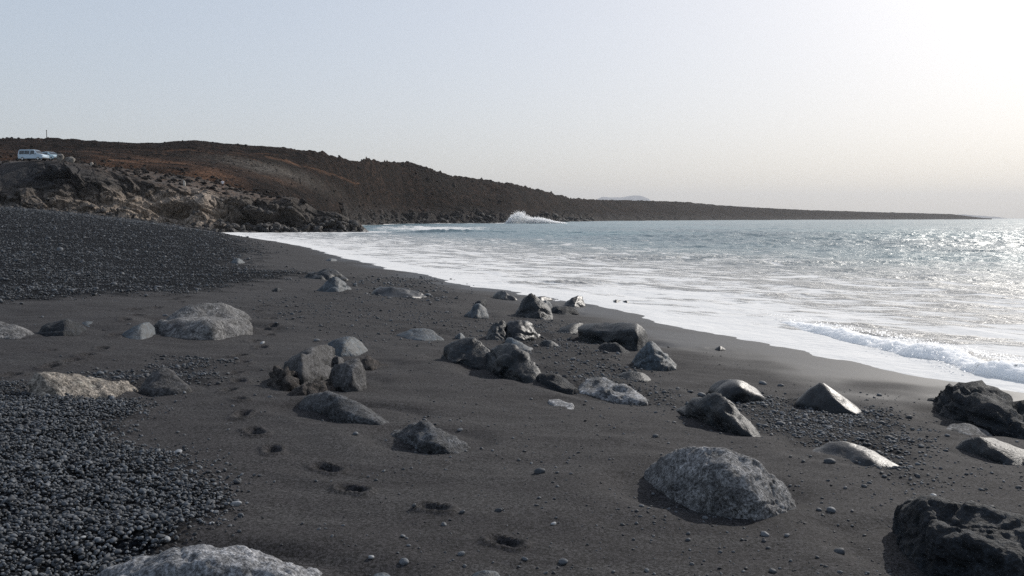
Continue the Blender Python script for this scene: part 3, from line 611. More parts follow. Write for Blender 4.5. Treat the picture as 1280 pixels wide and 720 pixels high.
def ground_z(x, y, detail=True):
    x = np.asarray(x, float); y = np.asarray(y, float)
    z = ground_base(x, y)
    sd = shore_dist(x, y)
    dry = sstep(0.3, 4.0, -sd)
    z = z + dry * (0.05 * fbm(xy0(x, y, .35), 3, 200) + 0.012 * fbm(xy0(x, y, 1.7), 3, 210))
    rp = np.stack([x * 1.1 + y * .5, -x * .5 + y * 2.2, np.full(x.shape, .4)], -1)
    z = z + dry * 0.012 * ridged(rp * .9, 2, 220)
    for nm, lab, cat, mat, V, Fc, org, rx, ry in ROCK_GEO:
        m = (np.abs(x - org[0]) < rx * 4) & (np.abs(y - org[1]) < ry * 6)
        if not m.any(): continue
        q = np.sqrt(((x[m] - org[0]) / (rx + .05)) ** 2 + ((y[m] - org[1]) / (ry + .05)) ** 2)
        sh = min(.09, .12 * rx)
        ang = np.cos(np.arctan2(y[m] - org[1], x[m] - org[0]) - 2.6)
        z[m] += -sh * .55 * np.exp(-((q - 1.15) / .3) ** 2) + sh * .55 * np.exp(-((q - 1.9) / .55) ** 2) * (0.5 + .5 * ang)
    g = gravel(x, y)
    z = z + g * 0.02
    if detail:
        z = z + g * 0.02 * fbm(xy0(x, y, 9.0), 2, 230) * np.clip(8 / (np.abs(y) + 1), .3, 1)
    for fx, fy, a, s in FOOT:
        m = (np.abs(x - fx) < .4) & (np.abs(y - fy) < .4)
        if not m.any(): continue
        dx, dy = x[m] - fx, y[m] - fy
        u = (dx * math.cos(a) + dy * math.sin(a)) / (.104 * s); v = (-dx * math.sin(a) + dy * math.cos(a)) / (.072 * s)
        v = v * (1 + .25 * np.cos(u * 2.2)) + .12 * u
        wob = .09 * pnoise(np.stack([dx * 14 + fx * 9, dy * 14 + fy * 9, np.zeros(dx.shape)], -1), 77)
        q = np.sqrt(u * u + v * v) + wob
        z[m] += -(.05 + .0045 * min(fy, 14)) * (1 - sstep(-.15, 1.15, q)) * np.clip(1 + .5 * u, .3, 1.6) + .022 * np.exp(-((q - 1.32) / .24) ** 2)
    return z

# ------------------------------------------------------------------ beach
t = NT('black_sand')
wet, grav = t.attr('wet'), t.attr('gravel')
grain = t.noise(46, 5, 0.9); grain2 = t.noise(420, 1, 0.5); patch = t.noise(0.45, 4, 0.6); streak = t.noise(1.0, 6, .7, t.scaled(.6, 2.2, 1, .4), .6)
c = t.mix(t.ramp(patch, [(.35, 0.0), (.68, 1.0)]), (.0140, .0130, .0140), (.0212, .0198, .0208))
c = t.mix(t.math('MULTIPLY', t.ramp(streak, [(.48, 0.0), (.58, 1.0)]), .6), c, (.0285, .0275, .028))
c = t.mix(1.0, c, t.ramp(grain, [(.43, .1), (.5, .9), (.57, 2.8)]), 'MULTIPLY')
c = t.mix(t.ramp(grain2, [(.64, 0.0), (.70, .8)]), c, (.11, .108, .106))
stones = t.voro(26); stone_c = t.voro(26, out='Color')
gs = t.mix(1.0, t.ramp(t.math('ADD', stone_c, 0.0), [(.2, .5), (.8, 1.3)]), (.011, .013, .0165), 'MULTIPLY')
gs = t.mix(1.0, gs, t.ramp(stones, [(.3, 1.2), (.62, .25)]), 'MULTIPLY')
gs = t.mix(1.0, gs, t.ramp(t.noise(2.2, 4, .75), [(.3, .5), (.5, 1.0), (.7, 1.7)]), 'MULTIPLY')
c = t.mix(t.math('MULTIPLY', grav, .97), c, gs)
c = t.mix(wet, c, t.mix(.7, c, (.0115, .0138, .0172)))
hgt = t.math('ADD', t.math('MULTIPLY', grain, .5), t.math('MULTIPLY', t.noise(22, 3, .6), .35))
hgt = t.math('ADD', hgt, t.math('MULTIPLY', grain2, .25))
b1 = t.bump(t.math('MULTIPLY', hgt, t.math('SUBTRACT', 1.0, t.math('MULTIPLY', wet, .97))), .5, .012)
b2 = t.bump(t.math('MULTIPLY', t.math('SUBTRACT', 1.0, stones), grav), .9, .03, b1)
M_SAND = t.out(c, t.math('SUBTRACT', .92, t.math('MULTIPLY', wet, .42)), b2, t.math('SUBTRACT', t.math('ADD', .2, t.math('MULTIPLY', wet, .06)), t.math('MULTIPLY', grav, .16)))

def fan_columns(px_list):
    return (np.asarray(px_list, float) - W / 2) / F
cols = np.concatenate([np.linspace(-1100, -90, 34), np.linspace(-60, 1340, 500), np.linspace(1370, 2600, 24)])
uc = fan_columns(cols)
yy = [0.6]
while yy[-1] < 215:
    yp = yy[-1] + 1.5
    yy.append(yy[-1] + yp * (0.05 if yy[-1] < 3.2 else 0.003 if yy[-1] < 9 else .0038 if yy[-1] < 20 else .009))
yy = np.array(yy)
X = uc[None, :] * (yy[:, None] + 1.5); Y = np.repeat(yy[:, None], len(uc), 1)
sdg = shore_dist(X.ravel(), Y.ravel())
Z = ground_z(X.ravel(), Y.ravel())
wn_ = fbm(xy0(X.ravel(), Y.ravel(), .5), 3, 240)
wetv = sstep(-3.2, -.6, sdg + 1.6 * wn_ - .03 * np.clip(Y.ravel() - 15, 0, 60))
Vg = np.stack([X.ravel(), Y.ravel(), Z], -1)
Fg = grid_faces(len(yy), len(uc))
Fg = Fg[(sdg[Fg].min(1) < 14)]
Vg, Fg, at = compact(Vg, Fg, {'wet': wetv, 'gravel': gravel(X.ravel(), Y.ravel())})
beach = link('beach', np_mesh('beach', Vg, Fg, True, at), M_SAND)
tag(beach, kind='structure', label='black sand beach running from the foreground to the lava cliff')

# ------------------------------------------------------------------ rocks on the beach
for nm, lab, cat, mat, V, Fc, org, rx, ry in ROCK_GEO:
    name = 'stone_slab' if cat == 'stone slab' else nm
    o = link(name, np_mesh(name, V, Fc), mat, None, org)
    tag(o, lab, cat)

# ------------------------------------------------------------------ land: hills and cliff
def smooth_interp(x, xs, ys):
    return np.interp(x, xs, ys)

HC = np.array([  # px, base y, base z, mid y, mid row, crest y, crest row
 (-420, 185, z_of(203, 185), 230, 190, 300, 171), (0, 182, z_of(200, 182), 235, 188, 300, 174.5), (60, 182, z_of(200, 182), 238, 189, 300, 176), (120, 186, z_of(204, 186), 240, 191, 300, 178.5),
 (180, 190, z_of(211, 190), 240, 196, 300, 179.5), (225, 192, z_of(216, 192), 245, 198, 300, 178.5), (246, 195, z_of(219, 195), 245, 198, 300, 176.5), (270, 195, z_of(224, 195), 250, 200, 304, 179.5), (300, 196, z_of(233, 196), 252, 204, 310, 182),
 (350, 200, z_of(250, 200), 262, 214, 320, 185), (400, 228, z_of(268, 228), 292, 232, 340, 193), (440, 300, -1.5, 340, 250, 372, 201), (480, 380, -1.5, 410, 254, 440, 202.5), (505, 420, -1.5, 455, 256, 490, 203.5), (530, 432, -1.5, 472, 259, 515, 209),
 (560, 446, -1.5, 490, 258, 545, 220), (600, 468, -1.5, 520, 258, 590, 224.5), (640, 488, -1.5, 545, 262, 640, 231), (680, 600, -1.5, 665, 262, 760, 240), (715, 720, -1.5, 800, 265, 900, 249.5),
 (760, 900, -1.5, 990, 265, 1100, 250.5), (780, 950, -1.5, 1040, 265, 1160, 251), (846, 1100, -1.5, 1190, 266, 1400, 252.5), (900, 1300, -1.5, 1400, 267, 1600, 257), (950, 1450, -1.5, 1560, 268, 1750, 260), (1000, 1600, -1.5, 1740, 268.5, 1900, 262.5), (1100, 1900, -1.5, 2050, 270, 2300, 265.5),
 (1190, 2250, -1.5, 2380, 271, 2600, 267.8), (1206, 2300, -1.5, 2450, 271.7, 2600, 270.3), (1240, 2400, -1.5, 2500, 273.6, 2600, 274.2)])
pxs = np.concatenate([np.arange(-400, -20, 4.0), np.arange(-20, 900, 1.35), np.arange(900, 1240, 2.0)])
ctl = [np.interp(pxs, HC[:, 0], HC[:, i]) for i in range(7)]
k3 = np.ones(9) / 9
def sm(a): return np.convolve(np.pad(a, 4, 'edge'), k3, 'valid')
_, D0, Z0, D1, R1, D2, R2 = [sm(a) for a in ctl]
Z1, Z2 = z_of(R1, D1), z_of(R2, D2)
NR = 150
tt = np.linspace(0, 1, NR)
rows_y, rows_z = [], []
for q in tt:
    if q < .04: a = q / .04; y = D0 - 24 * (1 - a); z = Z0 - 9 * (1 - a)
    elif q < .3: a = (q - .04) / .26; y = D0 + (D1 - D0) * a; z = Z0 + (Z1 - Z0) * (a ** .8)
    elif q < .86: a = (q - .3) / .56; y = D1 + (D2 - D1) * a; z = Z1 + (Z2 - Z1) * (a * .75 + .25 * math.sin(a * math.pi / 2))
    else: a = (q - .86) / .14; y = D2 * (1 + .35 * a); z = Z2 * (1 - .25 * a) - .6 * a
    rows_y.append(y); rows_z.append(z)
HY, HZ = np.array(rows_y), np.array(rows_z)
ul = (pxs - W / 2) / F
HX = ul[None, :] * HY
P = np.stack([HX.ravel(), HY.ravel(), np.zeros(HX.size)], -1)
TT = np.repeat(tt[:, None], len(pxs), 1).ravel()
scale = np.clip(HY.ravel() / 300, .6, 3.0)
pxr0 = np.repeat(pxs[None, :], NR, 0).ravel() + 6 * fbm(P / 20, 2, 402)
coastal = 1 - sstep(0, .3, TT)
sea_side = np.repeat((sm(np.interp(pxs, HC[:, 0], HC[:, 2])) < 0)[None, :], NR, 0).ravel()
gul = ridged(np.stack([pxr0 / 16, HY.ravel() / 90, HY.ravel() * 0], -1), 3, 405)
n = .38 * gul + 1.2 * fbm(P / 28, 3, 400) + .8 * fbm(P / 8, 4, 410, .6) + .32 * ridged(P / 4, 3, 420)
w1, w2, wid = worley(P / (6.5), 430)
rough_amt = (.45 + .55 * sstep(-.15, .5, fbm(P / 40, 2, 440))) * scale
fade_far = 1 / (1 + np.clip(HY.ravel() - 700, 0, 5000) / 900)
Zh = HZ.ravel() + n * rough_amt * .8 * fade_far + coastal * sea_side * ((.5 - w1) * 5.5 + 3.5 * (wid - .5) + 2.0 * ridged(P / 4, 3, 450)) * np.clip(TT * 12, .4, 1) * fade_far
crestbump = np.exp(-((TT - .86) / .03) ** 2)
k1 = (P / 5.0).copy(); c1, c2, cid_ = worley(k1, 460)
Zh += crestbump * (1.5 * np.where(cid_ > .55, 1, 0) * np.clip(.42 - c1, 0, 1) * 1.6 * np.clip(HY.ravel() / 300, .8, 1.6)) * fade_far
pxr = np.repeat(pxs[None, :], NR, 0).ravel()
rust = np.zeros(TT.size)
for cx_, cy_, sx_, sy_, a_ in ((360, .50, 60, .03, .9), (250, .44, 60, .010, .8), (160, .1, 60, .12, .7), (210, .14, 50, .12, .9), (270, .05, 40, .1, .8), (330, .18, 70, .06, .45), (-60, .1, 90, .3, .8), (110, .25, 120, .08, .4)):
    rust = np.maximum(rust, a_ * np.exp(-((pxr - cx_) / sx_) ** 2 - ((TT - cy_) / sy_) ** 2))
rust = np.clip((rust - .16) * (.95 + 1.9 * fbm(P / 9, 4, 470)), 0, .85)
for (xa, ta, xb, tb, wd) in ((205, .47, 318, .44, .008), (318, .44, 330, .38, .008), (380, .52, 450, .50, .010), (300, .60, 350, .585, .006), (120, .36, 215, .33, .007), (40, .30, 130, .275, .008)):
    f_ = np.clip((pxr - xa) / (xb - xa), 0, 1)
    on = ((pxr > xa) & (pxr < xb)) * np.exp(-((TT - (ta + (tb - ta) * f_) - .004 * np.sin(pxr / 9)) / wd) ** 2)
    rust = np.maximum(rust, .8 * on * (.75 + .4 * fbm(P / 6, 2, 475)))
grey = np.exp(-((pxr - 335) / 70) ** 2 - ((TT - .3) / .1) ** 2) * (.7 + .5 * fbm(P / 6, 3, 480))

t = NT('volcanic_ground')
n1, n2, n3 = t.noise(.035, 5, .6), t.noise(.5, 5, .65), t.noise(2.2, 3, .6)
c = t.mix(t.ramp(n1, [(.35, 0.0), (.65, 1.0)]), (.0085, .0056, .0044), (.0225, .0136, .0098))
c = t.mix(t.ramp(n2, [(.45, 0.0), (.58, .85)]), c, (.0025, .0025, .0026))
n4 = t.noise(1.0, 5, .6, t.scaled(.03, .2, .6))
c = t.mix(1.0, c, t.ramp(n4, [(.42, .5), (.5, 1.0), (.6, 1.6)]), 'MULTIPLY')
c = t.mix(t.attr('grey'), c, (.085, .076, .066))
c = t.mix(t.attr('rust'), c, (.085, .046, .028))
c = t.mix(1.0, c, t.ramp(n3, [(.4, .35), (.5, 1.0), (.6, 2.2)]), 'MULTIPLY')
c = t.mix(t.math('MULTIPLY', t.attr('shore'), .75), c, t.mix(t.ramp(n3, [(.45, 0.0), (.6, 1.0)]), (.02, .02, .022), (.14, .13, .12)))
M_HILL = t.out(c, .95, t.bump(t.math('ADD', n2, t.math('MULTIPLY', n3, .5)), 1.0, .7), .04)
Vh = np.stack([HX.ravel(), HY.ravel(), Zh], -1)
hills = link('hills', np_mesh('hills', Vh, grid_faces(NR, len(pxs)), True, {'rust': rust, 'grey': np.clip(grey, 0, 1), 'shore': coastal * sea_side * .8}), M_HILL)
tag(hills, kind='structure', label='brown volcanic hills and lava headland behind the bay')

# cliff and rocky spit
CC = np.array([  # px, base y, base row, top y, top row, inland y, inland row
 (-420, 128, 246, 148, 206, 188, 204), (0, 137, 260, 149, 205, 186, 200.5), (50, 139, 264, 150, 201, 186, 200.5), (85, 140, 267.5, 150.5, 201.5, 187, 201.5), (110, 141, 269.5, 153, 206, 190, 205), (150, 143, 274, 155, 215, 192, 209),
 (200, 146, 281, 157, 229, 195, 214), (240, 148, 288, 159, 236.5, 196, 219), (280, 150, 293.5, 160, 243.5, 198, 229), (320, 152, 293.5, 162, 246.5, 200, 241), (350, 154, 293.5, 164, 248.5, 204, 252), (380, 156, 293, 166, 256, 205, 267),
 (400, 157, 292.5, 167, 262.5, 200, 280), (420, 158, 292.5, 167, 265, 196, 290), (440, 160, 292, 167, 275, 185, 292), (455, 162, 291.5, 166, 283.5, 176, 294), (464, 164, 291, 166, 291.5, 170, 294)])
cpx = np.concatenate([np.arange(-400, -20, 4.0), np.arange(-20, 466, .8)])
cc = [np.interp(cpx, CC[:, 0], CC[:, i]) for i in range(7)]
NC = 170
def cliff_row(q):
    By, Bz = cc[1], z_of(cc[2], cc[1]) - .8
    Ty, Tz = cc[3], z_of(cc[4], cc[3])
    Iy, Iz = cc[5], z_of(cc[6], cc[5])
    if q < .72:
        a = q / .72
        hz = (.25 * a + .75 * (a * a * (3 - 2 * a))) * .6 + .4 * a
        return By + (Ty - By) * (a ** 1.25), Bz + (Tz - Bz) * hz
    a = (q - .72) / .28
    return Ty + (Iy - Ty) * a, Tz + (Iz - Tz) * a
rr = [cliff_row(q) for q in np.linspace(0, 1, NC)]
CY = np.array([r[0] for r in rr]); CZ = np.array([r[1] for r in rr])
uq = (cpx - W / 2) / F
CX = uq[None, :] * CY
Pc = np.stack([CX.ravel(), CY.ravel(), CZ.ravel()], -1)
TQ = np.repeat(np.linspace(0, 1, NC)[:, None], len(cpx), 1).ravel()
pxc = np.repeat(cpx[None, :], NC, 0).ravel()
pyc = HOR + (CAMZ - Pc[:, 2]) * F / Pc[:, 1]
warp = np.stack([fbm(Pc / 5, 2, 500), fbm(Pc / 5, 2, 510), fbm(Pc / 5, 2, 520)], -1) * 1.6
Pw = (Pc + warp) * np.array([1, 1, 1.5])
a1, a2, ai = worley(Pw / 5.0, 530)
b1_, b2_, bi = worley(Pw / 2.1, 540)
d1_, d2_, di = worley(Pw / .95, 550)
face = sstep(0, .06, TQ) * (1 - .85 * sstep(.5, .74, TQ))
face *= .10 + .90 * sstep(.0, .7, 1.0 - sstep(0, 90, 110 - pxc) * sstep(262, 225, pyc) * 1.0)
disp = (ai - .45) * 2.4 * sstep(0, .22, a2 - a1) - .9 * np.exp(-((a2 - a1) / .09) ** 2)
disp += ((bi - .5) * 1.0) * sstep(0, .2, b2_ - b1_) - .45 * np.exp(-((b2_ - b1_) / .1) ** 2)
disp += ((di - .5) * .55) * sstep(0, .2, d2_ - d1_)
disp += 1.5 * ridged(Pw / 8, 2, 560) - .9 + .25 * fbm(Pw / 1.2, 3, 570)
cave = np.exp(-((pxc - 215) / 48) ** 2 - ((pyc - (262 + (pxc - 215) * .08)) / 5.5) ** 2) + .95 * np.exp(-((pxc - 325) / 48) ** 2 - ((pyc - 275) / 4.2) ** 2) + .5 * np.exp(-((pxc - 330) / 25) ** 2 - ((pyc - 258) / 5) ** 2)
bulge = np.exp(-((pxc - 255) / 17) ** 2 - ((pyc - 262) / 17) ** 2) + .7 * np.exp(-((pxc - 365) / 22) ** 2 - ((pyc - 256) / 8) ** 2) + .8 * np.exp(-((pxc - 305) / 16) ** 2 - ((pyc - 258) / 9) ** 2)
disp = disp * face + (2.0 * bulge - 3.2 * np.clip(cave, 0, 1.1) * (1 - .8 * np.clip(bulge, 0, 1))) * sstep(0, .05, TQ)
outd = np.stack([-CX.ravel() * .0 + .15, -np.ones(CX.size), .55 * np.ones(CX.size)], -1)
outd[:, 2] += .9 * sstep(.6, .75, TQ)
outd /= np.linalg.norm(outd, axis=1)[:, None]
tip = 1 - .75 * sstep(440, 464, pxc)
Vc = Pc + outd * (disp * tip)[:, None]
tan = np.clip(np.exp(-((pxc - 175) / 80) ** 2) * sstep(228, 252, pyc) + .8 * np.exp(-((pxc - 258) / 30) ** 2) * sstep(225, 245, pyc) + .4 * np.exp(-((pxc - 60) / 40) ** 2) * sstep(235, 255, pyc), 0, 1)
brown = np.clip(sstep(.52, .78, TQ) * (.62 + 1.1 * fbm(Pc / 5, 3, 580)), 0, 1) * (1 - sstep(330, 400, pxc))
ash = np.clip(np.exp(-((pxc - 55) / 75) ** 2 - ((pyc - 219) / 15) ** 2) * 1.5 * (.9 + .5 * fbm(Pc / 4, 2, 585)), 0, 1)
wetc = sstep(282, 290, pyc) * sstep(255, 300, pxc)
t = NT('lava_rock_face')
n1, n2, n3 = t.noise(.25, 5, .6), t.noise(1.4, 5, .65), t.noise(5.0, 3, .6)
c = t.mix(t.ramp(n1, [(.36, 0.0), (.64, 1.0)]), (.022, .0195, .018), (.078, .067, .058))
c = t.mix(t.attr('tan'), c, t.mix(t.ramp(n2, [(.35, 0.0), (.6, 1.0)]), (.12, .098, .079), (.29, .236, .188)))
c = t.mix(t.attr('brown'), c, t.mix(t.ramp(n2, [(.42, 0.0), (.6, 1.0)]), (.020, .016, .0135), (.105, .062, .038)))
c = t.mix(t.attr('ash'), c, t.mix(t.ramp(n2, [(.4, 0.0), (.6, 1.0)]), (.013, .013, .015), (.034, .033, .034)))
c = t.mix(1.0, c, t.ramp(n3, [(.4, .5), (.5, 1.0), (.6, 1.6)]), 'MULTIPLY')
c = t.mix(t.math('MULTIPLY', t.attr('wet'), .8), c, (.028, .03, .033))
M_CLIFF = t.out(c, t.math('SUBTRACT', .9, t.math('MULTIPLY', t.attr('wet'), .5)), t.bump(t.math('ADD', n2, t.math('MULTIPLY', n3, .6)), .9, .3), .25)
cliff = link('cliff', np_mesh('cliff', Vc, grid_faces(NC, len(cpx)), True, {'tan': tan, 'brown': brown, 'ash': ash, 'wet': wetc}), M_CLIFF)
tag(cliff, kind='structure', label='weathered lava cliff and rocky spit at the end of the beach')

from mathutils.bvhtree import BVHTree
def bvh(o):
    return BVHTree.FromPolygons([v.co[:] for v in o.data.vertices], [p.vertices[:] for p in o.data.polygons])
BV_C, BV_H = bvh(cliff), bvh(hills)
def drop(x, y, trees=(BV_C, BV_H)):
    z = -5.0
    for b in trees:
        h = b.ray_cast(Vector((x, y, 300)), Vector((0, 0, -1)))
        if h[0] is not None: z = max(z, h[0].z)
    return z

# loose lava blocks on the cliff, its foot and the hills: one heap nobody could count
def rock_heap(name, label, places, mat, seed):
    """places: (x, y, z, size)"""
    V0, F0 = ico(2)
    base = []
    for k in range(10):
        pn = np.random.default_rng(60 + k).normal(size=(11, 3)); pn /= np.linalg.norm(pn, axis=1)[:, None]
        pd = np.random.default_rng(90 + k).uniform(.55, 1.0, 11)
        r = np.minimum((np.maximum(V0 @ pn.T, .02) / pd).max(1) ** -1.0, 1.3) * (1 + .12 * fbm(V0 * 2.2 + k * 5, 2, 620 + k))
        base.append(V0 * r[:, None])
    rg = np.random.default_rng(seed)
    Vs, Fs, n = [], [], 0
    for (x, y, z, s) in places:
        a = rg.uniform(0, 6.28); ca, sa = math.cos(a), math.sin(a)
        v = base[rg.integers(10)] * s * rg.uniform(.7, 1.25, 3) * np.array([1, 1, .75])
        v = np.stack([v[:, 0] * ca - v[:, 1] * sa, v[:, 0] * sa + v[:, 1] * ca, v[:, 2]], -1) + (x, y, z)
        Vs.append(v); Fs.append(F0 + n); n += len(v)
    o = link(name, np_mesh(name, np.concatenate(Vs), np.concatenate(Fs), False), mat)
    return tag(o, label, kind='stuff')
rg = np.random.default_rng(21)
pl = []
for k in range(520):                       # foot of the cliff, spit
    px = rg.uniform(-40, 462); i = int(np.argmin(abs(cpx - px)))
    q = abs(rg.normal(0, .14)) if px < 270 else rg.uniform(0, .5)
    r = cliff_row(min(q, .6)); y = r[0][i] - rg.uniform(0, 2.5); x = (px - W / 2) / F * y
    s = rg.uniform(.2, .7) * (1.2 if px > 260 else .7) * (.6 if px > 445 else 1)
    zz = max(drop(x, y, (BV_C,)), float(ground_base(np.array([x]), np.array([y]))[0]), -.2)
    pl.append((x, y, zz + s * .1, s))
rock_heap('cliff_rocks', 'dark lava blocks heaped at the foot of the cliff and along the spit', pl, rock_mat('lava_block', (.022, .021, .021), (.075, .068, .062), .8, .8, 0, .8, .35, 6), 5)
pl = []
for k in range(2200):                       # rubble on top of the cliff and up the hillside
    px = rg.uniform(-60, 640)
    if rg.random() < .45:
        i = int(np.argmin(abs(cpx - min(px, 380)))); y = rg.uniform(cc[3][i] - 1, cc[5][i]); px = min(px, 380)
        s = abs(rg.normal(.15, .25)) + .12
    else:
        i = int(np.argmin(abs(pxs - px))); q = rg.uniform(0, 1) ** 1.2; y = D0[i] + (D2[i] - D0[i]) * q
        s = (abs(rg.normal(.05, .16)) + .08) * y / 250; q = 1 - abs(rg.normal(0, .12)) if rg.random() < .22 else q; y = D0[i] + (D2[i] - D0[i]) * min(q, 1)
    x = (px - W / 2) / F * y
    if 15 < px < 80 and 140 < y < 168: continue
    pl.append((x, y, drop(x, y) + s * .15, s))
rock_heap('hill_rocks', 'loose brown lava rubble strewn over the cliff top and hillside', pl, rock_mat('lava_rubble', (.006, .005, .0046), (.024, .018, .015), .9, .5, 0, .8, .2, 5), 6)

pl = []
for k in range(900):                       # black lava shelf along the waterline of the far shore
    px = rg.uniform(405, 740); i = int(np.argmin(abs(pxs - px))); dd = D0[i]
    y = dd + rg.normal(-2, 5) * dd / 450; s = rg.uniform(.3, 1.3) * dd / 450 * (1 if rg.random() < .8 else 1.7)
    x = (px - W / 2) / F * y
    pl.append((x, y, max(drop(x, y, (BV_H,)), -.3), s))
rock_heap('shore_rocks', 'black jagged lava blocks along the waterline of the far shore', pl, rock_mat('shore_lava', (.008, .008, .0085), (.035, .032, .03), .8, .4, 0, .8, .3, 3), 8)

# ------------------------------------------------------------------ sea
sc_px = np.concatenate([np.linspace(-150, 150, 30), np.linspace(160, 1330, 460), np.linspace(1350, 2600, 40)])
us = (sc_px - W / 2) / F
ys = [7.0]
while ys[-1] < 20500:
    y0 = ys[-1]
    ys.append(y0 + y0 * (.0052 if y0 < 30 else .005 if y0 < 160 else .0075 if y0 < 500 else .03))
ys = np.array(ys)
SX = (us[None, :] * ys[:, None]).ravel(); SY = np.repeat(ys[:, None], len(us), 1).ravel()
sd = shore_dist(SX, SY)
wob = .55 * fbm(xy0(SX, SY, .3), 3, 700) + .16 * fbm(xy0(SX, SY, 1.3), 3, 705)
near = 1 - sstep(60, 160, SY)
sdw = sd + wob * np.clip(.5 + SY / 40, .6, 1.6)
ca, sa = .62, .78
def crest(lam, stretch, seed, oct_=2):
    p = (SX * ca + SY * sa) / lam; q = (-SX * sa + SY * ca) / (lam * stretch)
    return np.stack([p, q, np.full(p.shape, .3)], -1)
amp = .012 + .085 * sstep(2.5, 25, sd) + .155 * sstep(22, 70, sd)
lim = lambda lam: np.clip(lam / (SY * .0085) - .6, 0, 1)
h = amp * (1.0 * ridged(crest(9, 1.5, 0), 2, 710) * lim(9) - .6 * lim(9) + 1.1 * (ridged(crest(3.2, 1.1, 0), 3, 720) - .5) * lim(2.0) + .45 * fbm(crest(1.1, 1.3, 0), 3, 730) * lim(1.1))
along = -SX * .39 + SY * .92
h += .05 * sstep(1.5, 4, sd) * (1 - sstep(12, 22, sd)) * (ridged(np.stack([(sd + .5 * wob) / 2.1, along / 5.5, sd * 0], -1), 2, 715) - .55)
h += sstep(40, 200, sd) * .22 * fbm(crest(26, 3, 0), 2, 740) * lim(26)
zs = edge_z(SY) * np.exp(-np.clip(sd, 0, 200) / 9) + .09 * wob * np.exp(-np.clip(sd, 0, 99) / 3) + h * sstep(.2, 3, sd)
# the small wave breaking along the near shore
rc = .95 + .23 * (SY - 12) + .35 * fbm(xy0(SX, SY, .45), 2, 750)
u = sd - rc
wa = .23 * (1 - sstep(14.5, 25, SY)) * sstep(-6, 8, SY)
brk = np.where(u < 0, np.exp(-(u / .33) ** 2), np.exp(-(u / .85) ** 2))
lump = fbm(np.stack([SX * 5, SY * 5, np.zeros(SX.size)], -1), 3, 760)
zs += .25 * wa * brk * (.8 + .35 * fbm(xy0(SX, SY, .8), 2, 755) + .3 * lump)
# further little crests
for (px_, py_, L_, a_) in ((690, 356, 2.2, .10), (850, 323, 5, .16), (760, 325, 6, .14), (1000, 330, 5, .12), (560, 291, 10, .5), (500, 285, 9, .45), (960, 372, 2.5, .07), (1130, 350, 4, .1)):
    p0 = on_z(px_, py_, 0.05)
    ex = (SX - p0[0]) / L_; ey = (SY - p0[1]) / (L_ * .16) + .3 * ex * ex
    g_ = np.exp(-ex ** 2) * np.where(ey < 0, np.exp(-(ey * 1.5) ** 2), np.exp(-(ey * .7) ** 2))
    zs += a_ * g_ * (1 + .5 * lump)
foam = .93 - .37 * sstep(.4, 2.4, sd) - .10 * sstep(3, 10, sd) - .11 * sstep(9, 22, sd) - .16 * sstep(20, 42, sd) - .2 * sstep(40, 80, sd)
foam = np.maximum(foam, brk * np.clip(wa / .2, 0, 1) * .9)
pxq = SX / SY * F + W / 2
cD = np.interp(pxq, HC[:, 0], np.where(HC[:, 2] < 0, HC[:, 1], 1e6))
cd = cD - SY
foam = np.maximum(foam, .78 * (1 - sstep(4, 42, np.abs(cd - 6)) ) * (pxq > 420) * (SY < 1200) * (.75 + .5 * fbm(xy0(SX, SY, .03), 2, 770)))
spit = np.minimum(np.abs(SY - np.interp(pxq, CC[:, 0], CC[:, 1])) / 7, 3) + sstep(470, 520, pxq) * 3 + sstep(270, 200, pxq) * 3
foam = np.maximum(foam, .95 * (1 - sstep(.3, 2.2, spit)))
bayf = np.exp(-((pxq - 540) / 90) ** 2 - ((SY - 215) / 60) ** 2)
foam = np.maximum(foam, .64 * bayf)
foam = np.clip(foam, 0.13, 1)
milky = np.clip(1 - sstep(6, 40, sd) , 0, 1)
Vs_ = np.stack([SX, SY, zs], -1)
Fs_ = grid_faces(len(ys), len(us))
Fs_ = Fs_[(sd[Fs_].max(1) > -.9)]
Vs_, Fs_, at = compact(Vs_, Fs_, {'foam': foam, 'milky': milky, 'off': sd})
t = NT('sea_water')
fa, mk, off = t.attr('foam'), t.attr('milky'), t.attr('off')
rotv = t.scaled(1, 1, 1, -math.atan2(sa, ca))
def st(sx, sy): return t.scaled(sx, sy, 1, 0, rotv)
f1 = t.noise(1.0, 5, .62, st(.55, .16), 1.2)
f2 = t.noise(1.0, 6, .7, st(2.4, .9), .8)
lace = t.voro(1.0, st(1.5, .55), 'SMOOTH_F1')
pat = t.math('ADD', t.math('MULTIPLY', f1, .55), t.math('MULTIPLY', f2, .35))
lace2 = t.voro(1.0, st(4.2, 2.2), 'SMOOTH_F1')
pat = t.math('ADD', pat, t.math('MULTIPLY', lace, .22))
pat = t.math('ADD', pat, t.math('MULTIPLY', lace2, .14))
pat = t.math('MULTIPLY_ADD', t.math('SUBTRACT', pat, .57), 2.3, .5)
thr = t.math('ADD', pat, t.math('MULTIPLY', t.math('SUBTRACT', fa, .5), 1.25))
fm = t.ramp(thr, [(.40, 0.0), (.50, .5), (.62, 1.0)])
teal = t.mix(t.ramp(t.noise(.02, 3, .5), [(.4, 0.0), (.6, 1.0)]), (.055, .115, .135), (.08, .17, .188))
wc = t.mix(mk, teal, (.235, .228, .212))
c = t.mix(fm, wc, (.72, .71, .69))
hb = t.math('ADD', t.math('MULTIPLY', t.noise(1.0, 4, .6, st(4.5, 3.2)), 1.0), t.math('MULTIPLY', t.noise(1.0, 3, .6, st(.9, .6)), 2.4))
hb = t.math('ADD', t.math('MULTIPLY', hb, t.math('SUBTRACT', 1.0, t.math('MULTIPLY', fm, .72))), t.math('MULTIPLY', fm, .35))
nb = t.bump(hb, .8, .15)
M_SEA = t.out(c, t.math('ADD', .26, t.math('MULTIPLY', fm, .6)), nb, t.math('SUBTRACT', .9, t.math('MULTIPLY', fm, .6)))
